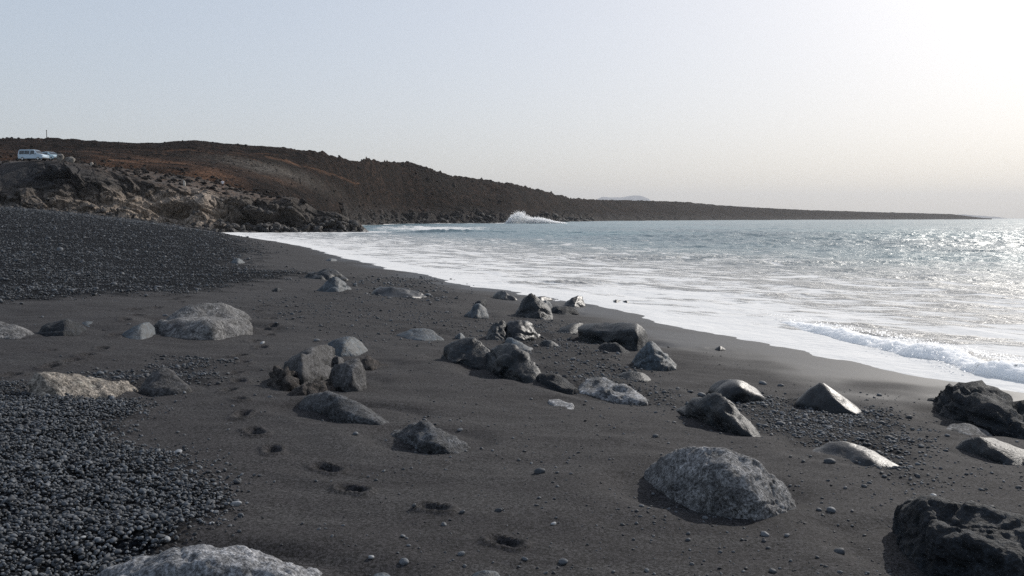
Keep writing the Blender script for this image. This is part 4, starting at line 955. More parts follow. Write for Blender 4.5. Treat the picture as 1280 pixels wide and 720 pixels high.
t.b.inputs['IOR'].default_value = 1.33
sea = link('sea', np_mesh('sea', Vs_, Fs_, True, at), M_SEA)
tag(sea, kind='structure', label='pale foaming sea rolling in from the right')

# ------------------------------------------------------------------ pebbles
def pebble_mesh(k):
    V, Fc = ico(3)
    V = V.copy()
    for i in range(5):
        n = V * 0 + RNG.normal(size=3); n = n / np.linalg.norm(n, axis=1)[:, None]
        h = RNG.uniform(.55, .85); d = (V * n).sum(1)
        V -= n * (np.maximum(d - h, 0) * .75)[:, None]
    V += normals(V, Fc) * (.07 * fbm(V * 1.7 + k * 9, 2, 800 + k))[:, None]
    V *= np.array([1.0, RNG.uniform(.66, .9), RNG.uniform(.42, .68)])
    return np_mesh('pebble_shape', V, Fc)
def pebble_material(name, dark, light, rough):
    t = NT(name)
    hue = t.attr('tone', 'INSTANCER')
    n = t.noise(2.5, 3, .6)
    c = t.mix(hue, dark, light)
    c = t.mix(1.0, c, t.ramp(n, [(.3, .75), (.7, 1.2)]), 'MULTIPLY')
    return t.out(c, rough, None, .45)
M_PEB = pebble_material('dark_pebble', (.016, .0185, .0225), (.135, .146, .159), .74)
def pebble_single(name, dark, light, rough):
    t = NT(name)
    oi = t.n.new('ShaderNodeObjectInfo')
    c = t.mix(oi.outputs['Random'], dark, light)
    c = t.mix(1.0, c, t.ramp(t.noise(2.5, 3, .6), [(.3, .75), (.7, 1.2)]), 'MULTIPLY')
    return t.out(c, rough, None, .45)
M_PEB1 = pebble_single('loose_pebble', (.022, .0255, .031), (.10, .109, .12), .72)
M_PEBPALE = pebble_single('pale_pebble', (.20, .21, .22), (.30, .31, .32), .6)
PEB = [pebble_mesh(k) for k in range(7)]
PEB_RAW = [np.array([v.co[:] for v in m.vertices]) for m in PEB]

pebs = []                                   # x, y, size, lift, tone, kind (0 bank, 1 gravel and slope, 2 loose on the sand)
def scatter(poly, n, size, kind, lift=0.0, spread=.35, near=None, tone=(.0, .45), grow=0.0, pad=0.25):
    x0, y0 = poly.min(0) - pad; x1, y1 = poly.max(0) + pad
    got = 0
    while got < n:
        m = 40000
        if near:
            y = y0 * (min(near, y1) / y0) ** RNG.random(m); x = RNG.uniform(-1.1, 1.1, m) * y
        else:
            y = RNG.uniform(y0, y1, m); x = RNG.uniform(x0, x1, m)
        sc = np.clip(y * .02, .06, 1.2)
        n1 = fbm(xy0(x, y, 1.3), 3, 301); n2 = fbm(xy0(x, y, 1.3), 3, 331)
        j = RNG.normal(size=(2, m)) * .9
        keep = inside(x + n1 * 2 * sc + j[0] * sc, y + n2 * 3 * sc + j[1] * 2 * sc, poly)
        if kind == 1: keep &= RNG.random(m) < .25 + 1.2 * np.clip(fbm(xy0(x, y, .9), 2, 350) + .45, 0, 1)
        x, y = x[keep], y[keep]
        if not len(x): break
        q = min(len(x), n - got)
        for i in range(q):
            s = size * (1 + grow * y[i]) * math.exp(RNG.normal(0, spread))
            pebs.append((x[i], y[i], s, RNG.uniform(-.1, 1) * lift, RNG.uniform(*tone) ** 1.4, kind))
        got += q
scatter(BANK, 22000, .0106, 0, .03, .34, None, (.0, .95))
scatter(BANK, 500, .017, 0, .02, .25, None, (.2, 1.0))
scatter(SLOPE, 42000, .0074, 1, .03, .42, 140, (.0, .85), .060)
scatter(SLOPE, 420, .016, 1, .03, .4, 60, (.2, .9), .07)
scatter(NEST, 900, .014, 1, .008, .4, None, (.05, .7))
scatter(MID, 1500, .014, 1, .004, .45, None, (.05, .8))
scatter(HUMP, 2000, .013, 1, .005, .45, None, (.05, .9))
scatter(SEAL, 3200, .011, 1, .006, .45, None, (.1, 1.0))
scatter(FARR, 500, .03, 1, .004, .4, None, (.1, .9))
# loose on the open sand
got = 0
while got < 4800:
    m = 4000
    y = 3.8 * (30 / 3.8) ** RNG.random(m); x = RNG.uniform(-.7, .72, m) * y
    dens = .18 + 1.6 * np.clip(fbm(xy0(x, y, .8), 3, 370), 0, 1) + .35 * sstep(-.2, .25, x / y) * (y < 12)
    dens = dens * np.where(x / y < -.12, .45, 1.0)
    k = (shore_dist(x, y) < -1.6 - .05 * y) & (RNG.random(m) < dens * .5)
    for a, b in zip(x[k], y[k]):
        pebs.append((a, b, .0056 * math.exp(RNG.normal(0, .52)) * (1 + .03 * b), 0, RNG.uniform(0, .9) ** 1.6, 2)); got += 1
arr = np.array(pebs)
# nothing inside a boulder
ok = np.ones(len(arr), bool)
for nm, lab, cat, mat, V, Fc, org, rx, ry in ROCK_GEO:
    ok &= ((arr[:, 0] - org[0]) / (rx * .93)) ** 2 + ((arr[:, 1] - org[1]) / (ry * .93)) ** 2 > 1
arr = arr[ok]
gz = ground_z(arr[:, 0], arr[:, 1])
arr = np.concatenate([arr, gz[:, None]], 1)
app = arr[:, 2] / arr[:, 1]
# the pebbles that show largest are objects of their own
ppx = arr[:, 0] / arr[:, 1] * F + W / 2
ppy = HOR + (CAMZ - arr[:, 6]) / arr[:, 1] * F
vis = (ppx > 4) & (ppx < 1276) & (ppy < 714) & (ppy > 300)
order = np.argsort(-np.where(vis, app, 0))
pick_bank = [i for i in order if arr[i, 5] == 0][:120]
pick_loose = [i for i in order if arr[i, 5] == 2][:90]
pick_grav = [i for i in order if arr[i, 5] == 1][:60]
def put_pebble(x, y, s, z, label, group, mat=M_PEB1, cat='pebble'):
    k = int(RNG.integers(len(PEB)))
    me = PEBS[(k, mat.name)]
    o = bpy.data.objects.new('pebble', me); COL.objects.link(o)
    o.location = (x, y, z + s * .22); o.scale = (s, s, s)
    o.rotation_euler = (RNG.normal(0, .18), RNG.normal(0, .18), RNG.uniform(0, 6.28))
    return tag(o, label, cat, group)
PEBS = {}
for mt in (M_PEB1, M_PEBPALE):
    for k, m in enumerate(PEB):
        c_ = m.copy(); c_.materials.clear(); c_.materials.append(mt); PEBS[(k, mt.name)] = c_
for i in pick_bank:
    x, y, s, l, tn, kd, z = arr[i]; put_pebble(x, y, s, z + l, 'rounded dark grey pebble among the many of the lower left pebble bank', 'pebbles of the pebble bank')
for i in pick_loose:
    x, y, s, l, tn, kd, z = arr[i]; put_pebble(x, y, s, z, 'small dark pebble lying loose on bare black sand', 'loose pebbles on the open sand')
for i in pick_grav:
    x, y, s, l, tn, kd, z = arr[i]; put_pebble(x, y, s, z + l * .5, 'grey pebble in a patch of gravel around the boulders or on the upper slope', 'pebbles of the gravel patches and slope')
for px, py, wpx, pale, lab in (
    (222, 566, 13, 1, 'pale flat pebble alone on sand right of the pebble bank'), (295, 629, 15, 1, 'pale oval pebble at the tip of the pebble bank'), (259, 637, 17, 0, 'large flat brownish pebble at the tip of the pebble bank'),
    (207, 677, 14, 1, 'round pale pebble at the right margin of the pebble bank, above the pale boulder'), (181, 660, 12, 1, 'pale oval pebble inside the lower pebble bank'), (103, 681, 10, 1, 'small whitish pebble deep in the lower pebble bank'),
    (122, 681, 11, 1, 'pale lozenge pebble next to a whitish one in the lower bank'), (153, 594, 10, 1, 'light pebble in the middle of the pebble bank'), (265, 658, 9, 1, 'small pale pebble on sand below the tip of the bank'), (218, 589, 8, 1, 'light pebble on the upper right margin of the bank'),
    (505, 702, 14, 0, 'fat rounded pebble on sand near the bottom edge, left of centre'), (576, 692, 11, 0, 'grey egg-shaped pebble above the smooth stone tip at the bottom edge'), (704, 701, 14, 0, 'long slanted pebble beside the hollow footprint at the bottom edge'), (464, 696, 9, 1, 'pale pebble left of the fat rounded one'),
    (656, 699, 9, 0, 'rounded pebble between the deep footprint and the long slanted pebble'), (692, 656, 8, 1, 'bright shell-white pebble on sand right of the deep footprint'), (1037, 582, 15, 0, 'long dark flat pebble left of the seal-shaped rock'), (819, 549, 9, 0, 'flat pebble on sand left of the dome boulder'),
    (956, 669, 12, 0, 'flat oblong pebble in front of the dome boulder'), (984, 673, 9, 0, 'small oblong pebble right in front of the dome boulder'), (953, 477, 11, 0, 'dark round stone behind the smooth shiny boulder'), (976, 480, 8, 0, 'small dark stone right of the round one behind the shiny boulder'),
    (1050, 688, 16, 0, 'dark flat pebble on sand left of the big pitted boulder'), (1240, 631, 12, 0, 'dark twin pebble resting behind the big pitted boulder'), (1167, 619, 10, 1, 'pale pebble just behind the knob of the big pitted boulder'), (396, 425, 8, 0, 'round dark stone on sand behind the crusted cluster'), (328, 427, 7, 1, 'pale stone beside the footprint trail')):
    p = hit(px, py + wpx * .22); s = wpx / F * p[1] / 1.9
    put_pebble(p[0], p[1], s, float(ground_z(p[:1], p[1:2])[0]), lab, None, M_PEBPALE if pale else M_PEB1)
rest = np.ones(len(arr), bool); rest[pick_bank + pick_loose + pick_grav] = False

def instance_stuff(name, label, pts, sizes, rots, tones, shapes, mat):
    me = bpy.data.meshes.new(name)
    me.vertices.add(len(pts)); me.vertices.foreach_set('co', np.asarray(pts, np.float32).ravel())
    a = me.attributes.new('size', 'FLOAT', 'POINT'); a.data.foreach_set('value', np.asarray(sizes, np.float32))
    a = me.attributes.new('turn', 'FLOAT_VECTOR', 'POINT'); a.data.foreach_set('vector', np.asarray(rots, np.float32).ravel())
    a = me.attributes.new('tone', 'FLOAT', 'POINT'); a.data.foreach_set('value', np.asarray(tones, np.float32))
    o = link(name, me)
    coll = bpy.data.collections.new(name + '_shapes')
    for k, m in enumerate(shapes):
        c_ = m.copy(); c_.materials.clear(); c_.materials.append(mat)
        coll.objects.link(bpy.data.objects.new(name + '_shape', c_))
    g = bpy.data.node_groups.new(name, 'GeometryNodeTree')
    g.interface.new_socket('Geometry', in_out='INPUT', socket_type='NodeSocketGeometry'); g.interface.new_socket('Geometry', in_out='OUTPUT', socket_type='NodeSocketGeometry')
    N = g.nodes.new; gi, go, ip, ci = N('NodeGroupInput'), N('NodeGroupOutput'), N('GeometryNodeInstanceOnPoints'), N('GeometryNodeCollectionInfo')
    mp = N('GeometryNodeMeshToPoints')
    ci.inputs['Collection'].default_value = coll; ci.inputs['Separate Children'].default_value = True; ci.inputs['Reset Children'].default_value = True
    ip.inputs['Pick Instance'].default_value = True
    def na(n_, ty):
        q = N('GeometryNodeInputNamedAttribute'); q.data_type = ty; q.inputs['Name'].default_value = n_; return q.outputs['Attribute']
    L = g.links.new
    L(gi.outputs[0], mp.inputs['Mesh']); L(mp.outputs[0], ip.inputs['Points']); L(ci.outputs[0], ip.inputs['Instance'])
    e2r = N('FunctionNodeEulerToRotation'); L(na('turn', 'FLOAT_VECTOR'), e2r.inputs[0]); L(e2r.outputs[0], ip.inputs['Rotation'])
    L(na('size', 'FLOAT'), ip.inputs['Scale'])
    rv = N('FunctionNodeRandomValue'); rv.data_type = 'INT'
    [s_ for s_ in rv.inputs if s_.name == 'Max' and s_.type == 'INT'][0].default_value = len(shapes) - 1
    L([s_ for s_ in rv.outputs if s_.type == 'INT'][0], ip.inputs['Instance Index'])
    L(ip.outputs[0], go.inputs[0])
    md = o.modifiers.new('scatter', 'NODES'); md.node_group = g
    return tag(o, label, kind='stuff')
for kd, nm_, lab in ((0, 'pebble_bank', 'thick bank of blue-black pebbles in the lower left'), (1, 'gravel', 'dark gravel strewn round the boulders and up the slope'), (2, 'sand_pebbles', 'tiny pebbles sprinkled over the black sand')):
    A = arr[rest & (arr[:, 5] == kd)]
    n = len(A)
    lift = {0: 1.0, 1: .6, 2: 0}[kd]
    instance_stuff(nm_, lab, np.stack([A[:, 0], A[:, 1], A[:, 6] + A[:, 3] * lift + A[:, 2] * .2], -1), A[:, 2],
                   np.stack([RNG.normal(0, .35 if kd == 0 else .25, n), RNG.normal(0, .35 if kd == 0 else .25, n), RNG.uniform(0, 6.28, n)], -1), np.clip(A[:, 4], 0, 1), PEB, M_PEB)

# ------------------------------------------------------------------ froth of the breaking wave, and the splash against the far point
t = NT('froth'); nz = t.noise(3, 2)
M_FROTH = t.out(t.mix(nz, (.84, .84, .83), (.93, .92, .90)), .8, None, .1)
t.b.inputs['Subsurface Weight'].default_value = 1.0; t.b.inputs['Subsurface Radius'].default_value = (1, 1, 1); t.b.inputs['Subsurface Scale'].default_value = .3
FR = []
for k in range(3):
    V, Fc = ico(2)
    FR.append(np_mesh('froth_shape', V * (1 + .35 * fbm(V * 2 + k * 4, 2, 850 + k))[:, None] * np.array([1, 1, .8]), Fc))
sel = np.where((SY < 26) & (wa * brk > .03) & (sd > .1) & (np.abs(pxq - 640) < 760))[0]
w_ = (wa * brk)[sel] * SY[sel] ** 2 * (.3 + np.clip(lump[sel] + .4, 0, 1.2)); w_ /= w_.sum()
q = RNG.choice(sel, 1600, p=w_)
pts = np.stack([SX[q] + RNG.normal(0, .07, q.size), SY[q] + RNG.normal(0, .07, q.size), zs[q] + RNG.uniform(-.03, .004, q.size) + np.abs(RNG.normal(0, .035, q.size)) + .9 * (wa * brk)[q]], -1)
instance_stuff('froth', 'white froth tumbling off the small wave on the near shore', pts, .006 * np.exp(RNG.normal(0, .5, q.size)), RNG.uniform(0, 6.28, (q.size, 3)), np.ones(q.size), FR, M_FROTH)

def breaker():
    i0 = int(np.argmin(np.linalg.norm(SHORE - np.array([9.5, 5.0]), axis=1))); i1 = int(np.argmin(np.abs(SHORE[:, 1] - 24) + (SHORE[:, 0] < -5) * 99))
    Q = SHORE[min(i0, i1):max(i0, i1) + 1]
    L = np.concatenate([[0], np.cumsum(np.linalg.norm(np.diff(Q, axis=0), axis=1))])
    ss = np.arange(0, L[-1], .022)
    cx, cy = np.interp(ss, L, Q[:, 0]), np.interp(ss, L, Q[:, 1])
    k = np.ones(41) / 41; cx, cy = (np.convolve(np.pad(a, 20, 'edge'), k, 'valid') for a in (cx, cy))
    tx, ty = np.gradient(cx), np.gradient(cy); ln = np.hypot(tx, ty); nx, ny = ty / ln, -tx / ln
    off = .95 + .23 * (cy - 12) + .35 * fbm(xy0(cx, cy, .45), 2, 750)
    off = np.maximum(off, .5)
    A = .21 * (1 - sstep(14.5, 24.5, cy)) * (.8 + .45 * fbm(xy0(cx, cy, .8), 2, 755))
    v = np.linspace(-1, 1, 56)
    wfront, wback = .2 + .9 * A, .35 + 1.6 * A
    U = np.where(v[None, :] < 0, v[None, :] * wfront[:, None], v[None, :] * wback[:, None])
    prof = np.clip(1 - np.abs(v) ** 1.7, 0, 1)[None, :] * A[:, None]
    X = (cx + nx * off)[:, None] + nx[:, None] * U; Y = (cy + ny * off)[:, None] + ny[:, None] * U
    Z = (edge_z(cy) * .93)[:, None] + prof - .012 - .09 * (1 - np.clip(A / .09, 0, 1))[:, None]
    P = np.stack([X.ravel(), Y.ravel(), Z.ravel()], -1)
    e = np.repeat(np.clip(1 - np.abs(v) ** 4, 0, 1)[None, :], len(cy), 0).ravel() * np.repeat(np.clip(A / .12, 0, 1)[:, None], len(v), 1).ravel()
    w1, _, wi = worley(P * 6.5, 860); w2, _, _ = worley(P * 15, 861)
    d = .06 * (.55 - w1) + .026 * (.5 - w2) + .04 * fbm(P * 2.2, 3, 862)
    N = np.stack([-nx[:, None] * np.where(v < 0, .8, -.25)[None, :], -ny[:, None] * np.where(v < 0, .8, -.25)[None, :], np.ones((len(cy), len(v)))], -1).reshape(-1, 3)
    P = P + N * (d * e)[:, None]
    o = link('breaking_wave', np_mesh('breaking_wave', P, grid_faces(len(cy), len(v))), M_FROTH)
    tag(o, 'low white wave breaking along the sand at the right edge of the beach', 'wave')
breaker()

def splash():
    root = bpy.data.objects.new('wave_splash', None); COL.objects.link(root)
    c0 = np.array(on_z(655, 279.5, 0.0)); D = c0[1]; m = D / F
    root.location = c0
    tag(root, 'white plume of spray where a wave bursts on the far rocky point', 'splash')
    t = NT('spray'); M = t.out(t.mix(t.noise(.4, 3), (.80, .83, .85), (.92, .93, .94)), .8, None, .1)
    t.b.inputs['Subsurface Weight'].default_value = 1.0; t.b.inputs['Subsurface Radius'].default_value = (1, 1, 1); t.b.inputs['Subsurface Scale'].default_value = 2.0
    prof = [(-22, 1), (-19, 5), (-16, 11), (-13, 12), (-9, 13.5), (-5, 14.5), (-1, 14), (3, 9.5), (8, 7.8), (16, 7.6), (25, 6.5), (33, 4.2), (43, 2), (52, .8)]
    rg = np.random.default_rng(3)
    px = rg.uniform(-22, 52, 26000); top = np.interp(px, [p[0] for p in prof], [p[1] for p in prof])
    top = top * (1 + .22 * fbm(np.stack([px / 5, px * 0, px * 0], -1), 3, 31))
    hh = .88 * top * rg.random(px.size) ** .85 * (1 + .16 * np.abs(rg.normal(size=px.size)))
    keep = rg.random(px.size) < (1.15 - hh / (top + .1) * .75)
    pts = np.stack([px * m + rg.normal(0, .4, px.size), rg.normal(0, 1.8, px.size), hh * m], -1)[keep]
    o = instance_stuff('spray_plume', None, pts, rg.uniform(.03, .13, len(pts)), rg.uniform(0, 6.28, (len(pts), 3)), np.ones(len(pts)), FR, M)
    o.parent = root
splash()

# ------------------------------------------------------------------ far islands
def island(name, label, prof, D, depth, color):
    pxl = np.linspace(prof[0][0], prof[-1][0], 90); hh = np.interp(pxl, [p[0] for p in prof], [p[1] for p in prof])
    hh = np.convolve(np.pad(hh, 2, 'edge'), np.ones(5) / 5, 'valid')
    v = np.linspace(0, 1, 24)
    yy_ = D + depth * v; env = np.sin(np.pi * np.clip(v * .92 + .04, 0, 1)) ** .8
    x = (pxl - W / 2) / F * D
    XX = np.repeat(x[None, :], 24, 0); YY = np.repeat(yy_[:, None], 90, 1)
    ZZ = env[:, None] * hh[None, :] * (D + depth / 2) / F
    ZZ = ZZ * (1 + .03 * ridged(np.stack([XX.ravel() / 320, YY.ravel() / 320, XX.ravel() * 0], -1), 3, 900).reshape(XX.shape)) - 6
    o = link(name, np_mesh(name, np.stack([XX.ravel(), YY.ravel(), ZZ.ravel()], -1), grid_faces(24, 90)), plain(name + '_hazed_ground', color, .95, 0, .02))
    return tag(o, label, kind='structure')
island('distant_island', 'faint hazy island with two humps on the horizon', [(738, 0), (747, 22), (757, 26.4), (770, 25.6), (782, 25.6), (796, 28), (808, 27.4), (816, 24.5), (824, 18), (838, 0)], 18800, 1500, (.16, .15, .15))  # dark land coloured pale: part of the haze is put into the colour
island('distant_cape', 'faint low cape at the right end of the horizon', [(1196, 0), (1205, 4.6), (1216, 5.4), (1228, 4.4), (1245, 3.4), (1256, 2.6), (1264, 0)], 16000, 900, (.16, .15, .15))  # same haze-paled colour as the island

# ------------------------------------------------------------------ vehicles, pole, person, markers
def mesh_from_bm(name, bm, mat, parent, smooth=False):
    me = bpy.data.meshes.new(name); bm.to_mesh(me); bm.free()
    for p in me.polygons: p.use_smooth = smooth
    return link(name, me, mat, parent)
def prism(prof, w0, w1, zt, bevel=.04):
    """side outline (x, z) swept across the width; the width narrows from w0 at the sills to w1 at height zt"""
    bm = bmesh.new()
    def half(z): 
        a = min(max((z - .9) / (zt - .9), 0), 1)
        return (w0 + (w1 - w0) * a) / 2
    A = [bm.verts.new((x, -half(z), z)) for x, z in prof]; B = [bm.verts.new((x, half(z), z)) for x, z in prof]
    bm.faces.new(A); bm.faces.new(B[::-1])
    for i in range(len(prof)):
        j = (i + 1) % len(prof)
        bm.faces.new((A[j], A[i], B[i], B[j]))
    bmesh.ops.recalc_face_normals(bm, faces=bm.faces)
    bmesh.ops.bevel(bm, geom=list(bm.edges), offset=bevel, segments=2, profile=.6, affect='EDGES')
    return bm
def quad(pts, off=0.0, thick=.012):
    bm = bmesh.new()
    v = [bm.verts.new(p) for p in pts]; f = bm.faces.new(v); bm.normal_update()
    r = bmesh.ops.extrude_face_region(bm, geom=[f]); n = f.normal.copy()
    bmesh.ops.translate(bm, verts=[e for e in r['geom'] if isinstance(e, bmesh.types.BMVert)], vec=n * thick)
    bmesh.ops.recalc_face_normals(bm, faces=bm.faces)
    return bm
def wheel(parent, x, y, r, M_t, M_r):
    bm = bmesh.new()
    bmesh.ops.create_cone(bm, cap_ends=True, segments=24, radius1=r, radius2=r, depth=.2)
    bmesh.ops.bevel(bm, geom=[e for e in bm.edges if len(e.link_faces) == 2 and abs(e.verts[0].co.z - e.verts[1].co.z) < .01], offset=.04, segments=2, affect='EDGES')
    bmesh.ops.rotate(bm, verts=bm.verts, cent=(0, 0, 0), matrix=Matrix.Rotation(math.pi / 2, 3, 'X'))
    bmesh.ops.translate(bm, verts=bm.verts, vec=(x, y, r))
    w = mesh_from_bm('wheel', bm, M_t, parent, True)
    bm = bmesh.new()
    bmesh.ops.create_cone(bm, cap_ends=True, segments=20, radius1=r * .62, radius2=r * .55, depth=.05)
    bmesh.ops.rotate(bm, verts=bm.verts, cent=(0, 0, 0), matrix=Matrix.Rotation(math.pi / 2 * (1 if y < 0 else -1), 3, 'X'))
    bmesh.ops.translate(bm, verts=bm.verts, vec=(x, y + (-.11 if y < 0 else .11), r))
    mesh_from_bm('rim', bm, M_r, w)
M_VAN = plain('white_car_paint', (.46, .57, .66), .25); M_DARKCAR = plain('pale_blue_car_paint', (.45, .58, .64), .22)
M_GLASS = plain('dark_car_glass', (.012, .02, .028), .06, 0, .7); M_TYRE = plain('tyre_rubber', (.02, .02, .02), .85); M_RIM = plain('alloy_rim', (.45, .46, .47), .35, .7)
M_TRIM = plain('black_plastic_trim', (.025, .025, .028), .6); M_LAMP = plain('lamp_cover', (.7, .72, .74), .1); M_RED = plain('red_lamp_cover', (.35, .02, .02), .2)
def vehicle(name, label, cat, loc, rz, prof, glass, paint, w0, w1, zt, wheels, windshield, extras):
    root = bpy.data.objects.new(name, None); COL.objects.link(root); root.location = loc; root.rotation_euler = (0, 0, rz)
    tag(root, label, cat)
    mesh_from_bm('body', prism(prof, w0, w1, zt), paint, root, False)
    def half(z): return (w0 + (w1 - w0) * min(max((z - .9) / (zt - .9), 0), 1)) / 2
    for g in glass:
        for sgn in (-1, 1):
            pts = [(x, sgn * (half(z) + .004), z) for x, z in g]
            mesh_from_bm('side_window', quad(pts if sgn < 0 else pts[::-1]), M_GLASS, root)
    (xa, za), (xb, zb) = windshield
    n = Vector((za - zb, 0, xb - xa)); n = n.normalized() * .012
    if n.z < 0: n = -n
    mesh_from_bm('windscreen', quad([(xa + n.x, -half(za) + .1, za + n.z), (xa + n.x, half(za) - .1, za + n.z), (xb + n.x, half(zb) - .06, zb + n.z), (xb + n.x, -half(zb) + .06, zb + n.z)][::-1]), M_GLASS, root)
    for x in wheels:
        for y in (-w0 / 2 + .09, w0 / 2 - .09): wheel(root, x, y, .31, M_TYRE, M_RIM)
    for x, y, z, sx, sy, sz, m, nm in extras:
        for sgn in (-1, 1):
            bm = bmesh.new(); bmesh.ops.create_cube(bm, size=1)
            bmesh.ops.scale(bm, verts=bm.verts, vec=(sx, sy, sz)); bmesh.ops.bevel(bm, geom=list(bm.edges), offset=min(sx, sy, sz) * .25, segments=1, affect='EDGES')
            bmesh.ops.translate(bm, verts=bm.verts, vec=(x, y * sgn, z))
            mesh_from_bm(nm, bm, m, root)
    bm = bmesh.new(); bmesh.ops.create_cube(bm, size=1); bmesh.ops.scale(bm, verts=bm.verts, vec=(.1, w0 * .92, .16)); bmesh.ops.translate(bm, verts=bm.verts, vec=(prof[-1][0] + .0, 0, .42))
    mesh_from_bm('bumper', bm, M_TRIM, root)
    return root
vx = at_y(42, 199.5, 151)
zv = max(drop(vx[0] - 1.2, 150.6), drop(vx[0] + 1.2, 150.6), drop(vx[0], 151.5)) 
van_prof = [(-2.2, .32), (-2.27, .9), (-2.2, 1.35), (-2.12, 1.72), (-1.9, 1.83), (.3, 1.83), (.75, 1.72), (1.35, 1.12), (2.1, .98), (2.28, .75), (2.26, .32)]
vehicle('van', 'white passenger van parked on the cliff top, seen from its side', 'van', (vx[0], vx[1], zv - .02), R(-8), van_prof,
        [[(-2.02, 1.06), (-1.08, 1.06), (-1.08, 1.66), (-1.97, 1.66)], [(-1.03, 1.06), (-.1, 1.06), (-.1, 1.66), (-1.03, 1.66)], [(0.02, 1.06), (1.12, 1.06), (.62, 1.66), (0.02, 1.66)]],
        M_VAN, 1.8, 1.5, 1.83, (-1.4, 1.45), ((1.33, 1.15), (.78, 1.69)), [(.95, .98, 1.2, .16, .18, .22, M_VAN, 'wing_mirror'), (2.22, .68, .82, .16, .3, .18, M_LAMP, 'headlight'), (-2.24, .76, 1.2, .06, .14, .45, M_RED, 'tail_light'), (.05, .905, 1.0, .2, .03, .04, M_TRIM, 'door_handle')])
cx_ = at_y(63.5, 198, 154.2)
zc = max(drop(cx_[0] - 1, 154), drop(cx_[0] + 1, 154), drop(cx_[0], 154.5))
car_prof = [(-1.95, .3), (-2.0, .85), (-1.9, 1.05), (-1.35, 1.5), (-.2, 1.55), (.25, 1.48), (1.05, 1.02), (1.8, .88), (2.02, .68), (2.0, .3)]
vehicle('hatchback', 'pale blue hatchback with dark windows parked right behind the white van', 'car', (cx_[0], cx_[1], zc - .02), R(-28), car_prof,
        [[(-1.5, 1.02), (-.55, 1.02), (-.5, 1.43), (-1.25, 1.40)], [(-.47, 1.02), (.75, 1.02), (.22, 1.40), (-.42, 1.44)]],
        M_DARKCAR, 1.74, 1.3, 1.55, (-1.25, 1.3), ((1.0, 1.05), (.32, 1.45)), [(.65, .93, 1.08, .14, .16, .16, M_DARKCAR, 'wing_mirror'), (1.93, .62, .72, .18, .34, .14, M_LAMP, 'headlight'), (-1.95, .64, .9, .06, .22, .2, M_RED, 'tail_light')])

def block(name, label, cat, px, py_base, y, w, h, mat, seed, soft=14):
    x = (px - W / 2) / F * y; z = drop(x, y)
    V, Fc = ico(3)
    w1, w2, wi = worley(V * .9 + seed, seed)
    r = 1 + .25 * fbm(V * 1.3 + seed, 2, seed) + .22 * (wi - .5) * sstep(0, .3, w2 - w1)
    V = np.sign(V) * np.abs(V) ** .75 * r[:, None] * np.array([w / 2, w * .4, h * .62])
    o = link(name, np_mesh(name, V, Fc), mat, None, (x, y, z + h * .35))
    return tag(o, label, cat)
M_BLOCK = rock_mat('roadside_stone', (.11, .10, .09), (.24, .22, .195), .85, .9, 0, .8, .3, 7)
block('roadside_boulder', 'grey block of stone at the cliff edge, just right of the parked vehicles', 'boulder', 80, 199, 151.5, 1.15, 1.15, M_BLOCK, 31)
block('roadside_boulder', 'lower grey block of stone on the cliff top, second to the right of the vehicles', 'boulder', 92, 200, 152, 1.5, .95, M_BLOCK, 37)
block('marker_stone', 'small pale upright stone on the cliff rim left of the walker', 'stone', 233, 233, 161, .4, .95, plain('pale_marker', (.5, .46, .4), .8), 41)
block('marker_stone', 'small pale leaning stone on the brown slope right of the roadside blocks', 'stone', 119, 206, 158, .5, .8, plain('pale_marker_brown', (.36, .31, .26), .8), 43)
# pole
x = at_y(58.6, 176, 330); zb = 20.0
root = bpy.data.objects.new('utility_pole', None); COL.objects.link(root); root.location = (x[0], 330, drop(x[0], 330, (BV_H,)) - .3)
ht = float(z_of(163.5, 330)) - root.location.z
tag(root, 'lone thin wooden pole standing up behind the hill crest on the left', 'pole')
bm = bmesh.new(); bmesh.ops.create_cone(bm, cap_ends=True, segments=10, radius1=.16, radius2=.12, depth=ht); bmesh.ops.translate(bm, verts=bm.verts, vec=(0, 0, ht / 2))
mesh_from_bm('shaft', bm, plain('weathered_pole', (.08, .07, .065), .9), root, True)
bm = bmesh.new(); bmesh.ops.create_cone(bm, cap_ends=True, segments=8, radius1=.19, radius2=.13, depth=.3); bmesh.ops.translate(bm, verts=bm.verts, vec=(0, 0, ht + .17))
mesh_from_bm('cap', bm, M_TRIM, root, True)

# person walking on the cliff
def skinned(name, verts, edges, radii, mat, parent, sub=2):
    me = bpy.data.meshes.new(name); me.from_pydata(verts, edges, [])
    o = link(name, me, mat, parent)
    md = o.modifiers.new('skin', 'SKIN'); md.use_smooth_shade = True
    for k, r in enumerate(radii):
        o.data.skin_vertices[0].data[k].radius = (r, r) if not isinstance(r, tuple) else r
        o.data.skin_vertices[0].data[k].use_root = (k == 0)
    o.modifiers.new('smooth', 'SUBSURF').render_levels = sub
    return o
def rim(px, y0=151.0, y1=172.0):
    """the spot on the cliff top that stands highest against what is behind it"""
    return max(np.arange(y0, y1, .4), key=lambda y: (drop((px - W / 2) / F * y, y) - CAMZ) / y)
yp = rim(280.5); xp = (280.5 - W / 2) / F * yp
zp = drop(xp, yp)
root = bpy.data.objects.new('person', None); COL.objects.link(root)
root.location = (xp, yp, zp - .02); root.scale = (1.06, 1.06, 1.06); root.rotation_euler = (0, 0, R(20))
tag(root, 'person in a white shirt and dark shorts walking along the cliff top', 'person')
M_SKIN = plain('skin', (.42, .26, .19), .6); M_SHIRT = plain('white_shirt', (.8, .8, .84), .8); M_SHORT = plain('dark_shorts', (.03, .02, .025), .85); M_HAIR = plain('dark_hair', (.02, .016, .014), .7)
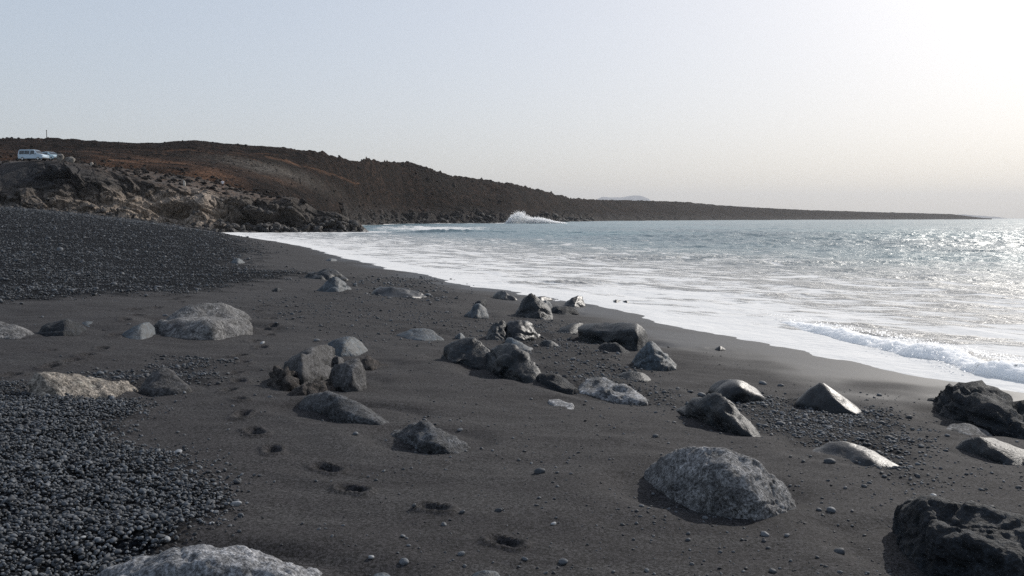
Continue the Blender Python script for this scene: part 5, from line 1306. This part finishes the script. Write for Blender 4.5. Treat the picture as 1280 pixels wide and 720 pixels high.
bv = [(0, 0, .95), (0, 0, 1.12), (0, -.01, 1.32), (0, -.01, 1.46), (0, -.02, 1.53), (0, -.04, 1.63), (0, -.045, 1.72),
      (.10, 0, .9), (.12, -.14, .5), (.12, -.06, .09), (.12, -.2, .04), (-.10, 0, .9), (-.12, .10, .5), (-.12, .28, .12), (-.12, .17, .03),
      (.19, -.01, 1.42), (.27, .06, 1.15), (.26, -.05, .90), (.26, -.08, .80), (-.19, -.01, 1.42), (-.27, -.08, 1.16), (-.25, -.26, .97), (-.25, -.32, .90)]
be = [(0, 1), (1, 2), (2, 3), (3, 4), (4, 5), (5, 6), (0, 7), (7, 8), (8, 9), (9, 10), (0, 11), (11, 12), (12, 13), (13, 14), (3, 15), (15, 16), (16, 17), (17, 18), (3, 19), (19, 20), (20, 21), (21, 22)]
br = [.14, .13, .155, .11, .055, .095, .07, .095, .062, .042, .035, .095, .062, .042, .035, .055, .042, .034, .03, .055, .042, .034, .03]
skinned('body', bv, be, br, M_SKIN, root)
skinned('shirt', [(0, 0, .93), (0, 0, 1.12), (0, -.01, 1.34), (0, -.01, 1.46), (.19, -.01, 1.42), (.255, .04, 1.22), (-.19, -.01, 1.42), (-.255, -.05, 1.23)], [(0, 1), (1, 2), (2, 3), (3, 4), (4, 5), (3, 6), (6, 7)], [.17, .165, .185, .13, .085, .075, .085, .075], M_SHIRT, root)
skinned('shorts', [(0, 0, .96), (.1, -.01, .86), (.115, -.08, .6), (-.1, .01, .86), (-.115, .06, .6)], [(0, 1), (1, 2), (0, 3), (3, 4)], [.155, .115, .1, .115, .1], M_SHORT, root)
skinned('hair', [(0, -.0, 1.66), (0, -.02, 1.745)], [(0, 1)], [.1, .085], M_HAIR, root)

# ------------------------------------------------------------------ haze: the dusty air, one closed box
bm = bmesh.new(); bmesh.ops.create_cube(bm, size=1)
bmesh.ops.scale(bm, verts=bm.verts, vec=(40000, 21800, 580)); bmesh.ops.translate(bm, verts=bm.verts, vec=(0, 21800 / 2 - 900, 580 / 2 - 10))
hz = mesh_from_bm('haze', bm, None, None)
tag(hz, 'thin pale haze over the whole bay', kind='stuff')
mh = bpy.data.materials.new('haze'); mh.use_nodes = True
for nd in list(mh.node_tree.nodes):
    if nd.type == 'BSDF_PRINCIPLED': mh.node_tree.nodes.remove(nd)
pv = mh.node_tree.nodes.new('ShaderNodeVolumePrincipled')
pv.inputs['Color'].default_value = (.90, .93, .98, 1); pv.inputs['Density'].default_value = 0.000055; pv.inputs['Anisotropy'].default_value = 0.1
mh.node_tree.links.new(pv.outputs[0], mh.node_tree.nodes['Material Output'].inputs['Volume'])
hz.data.materials.append(mh)
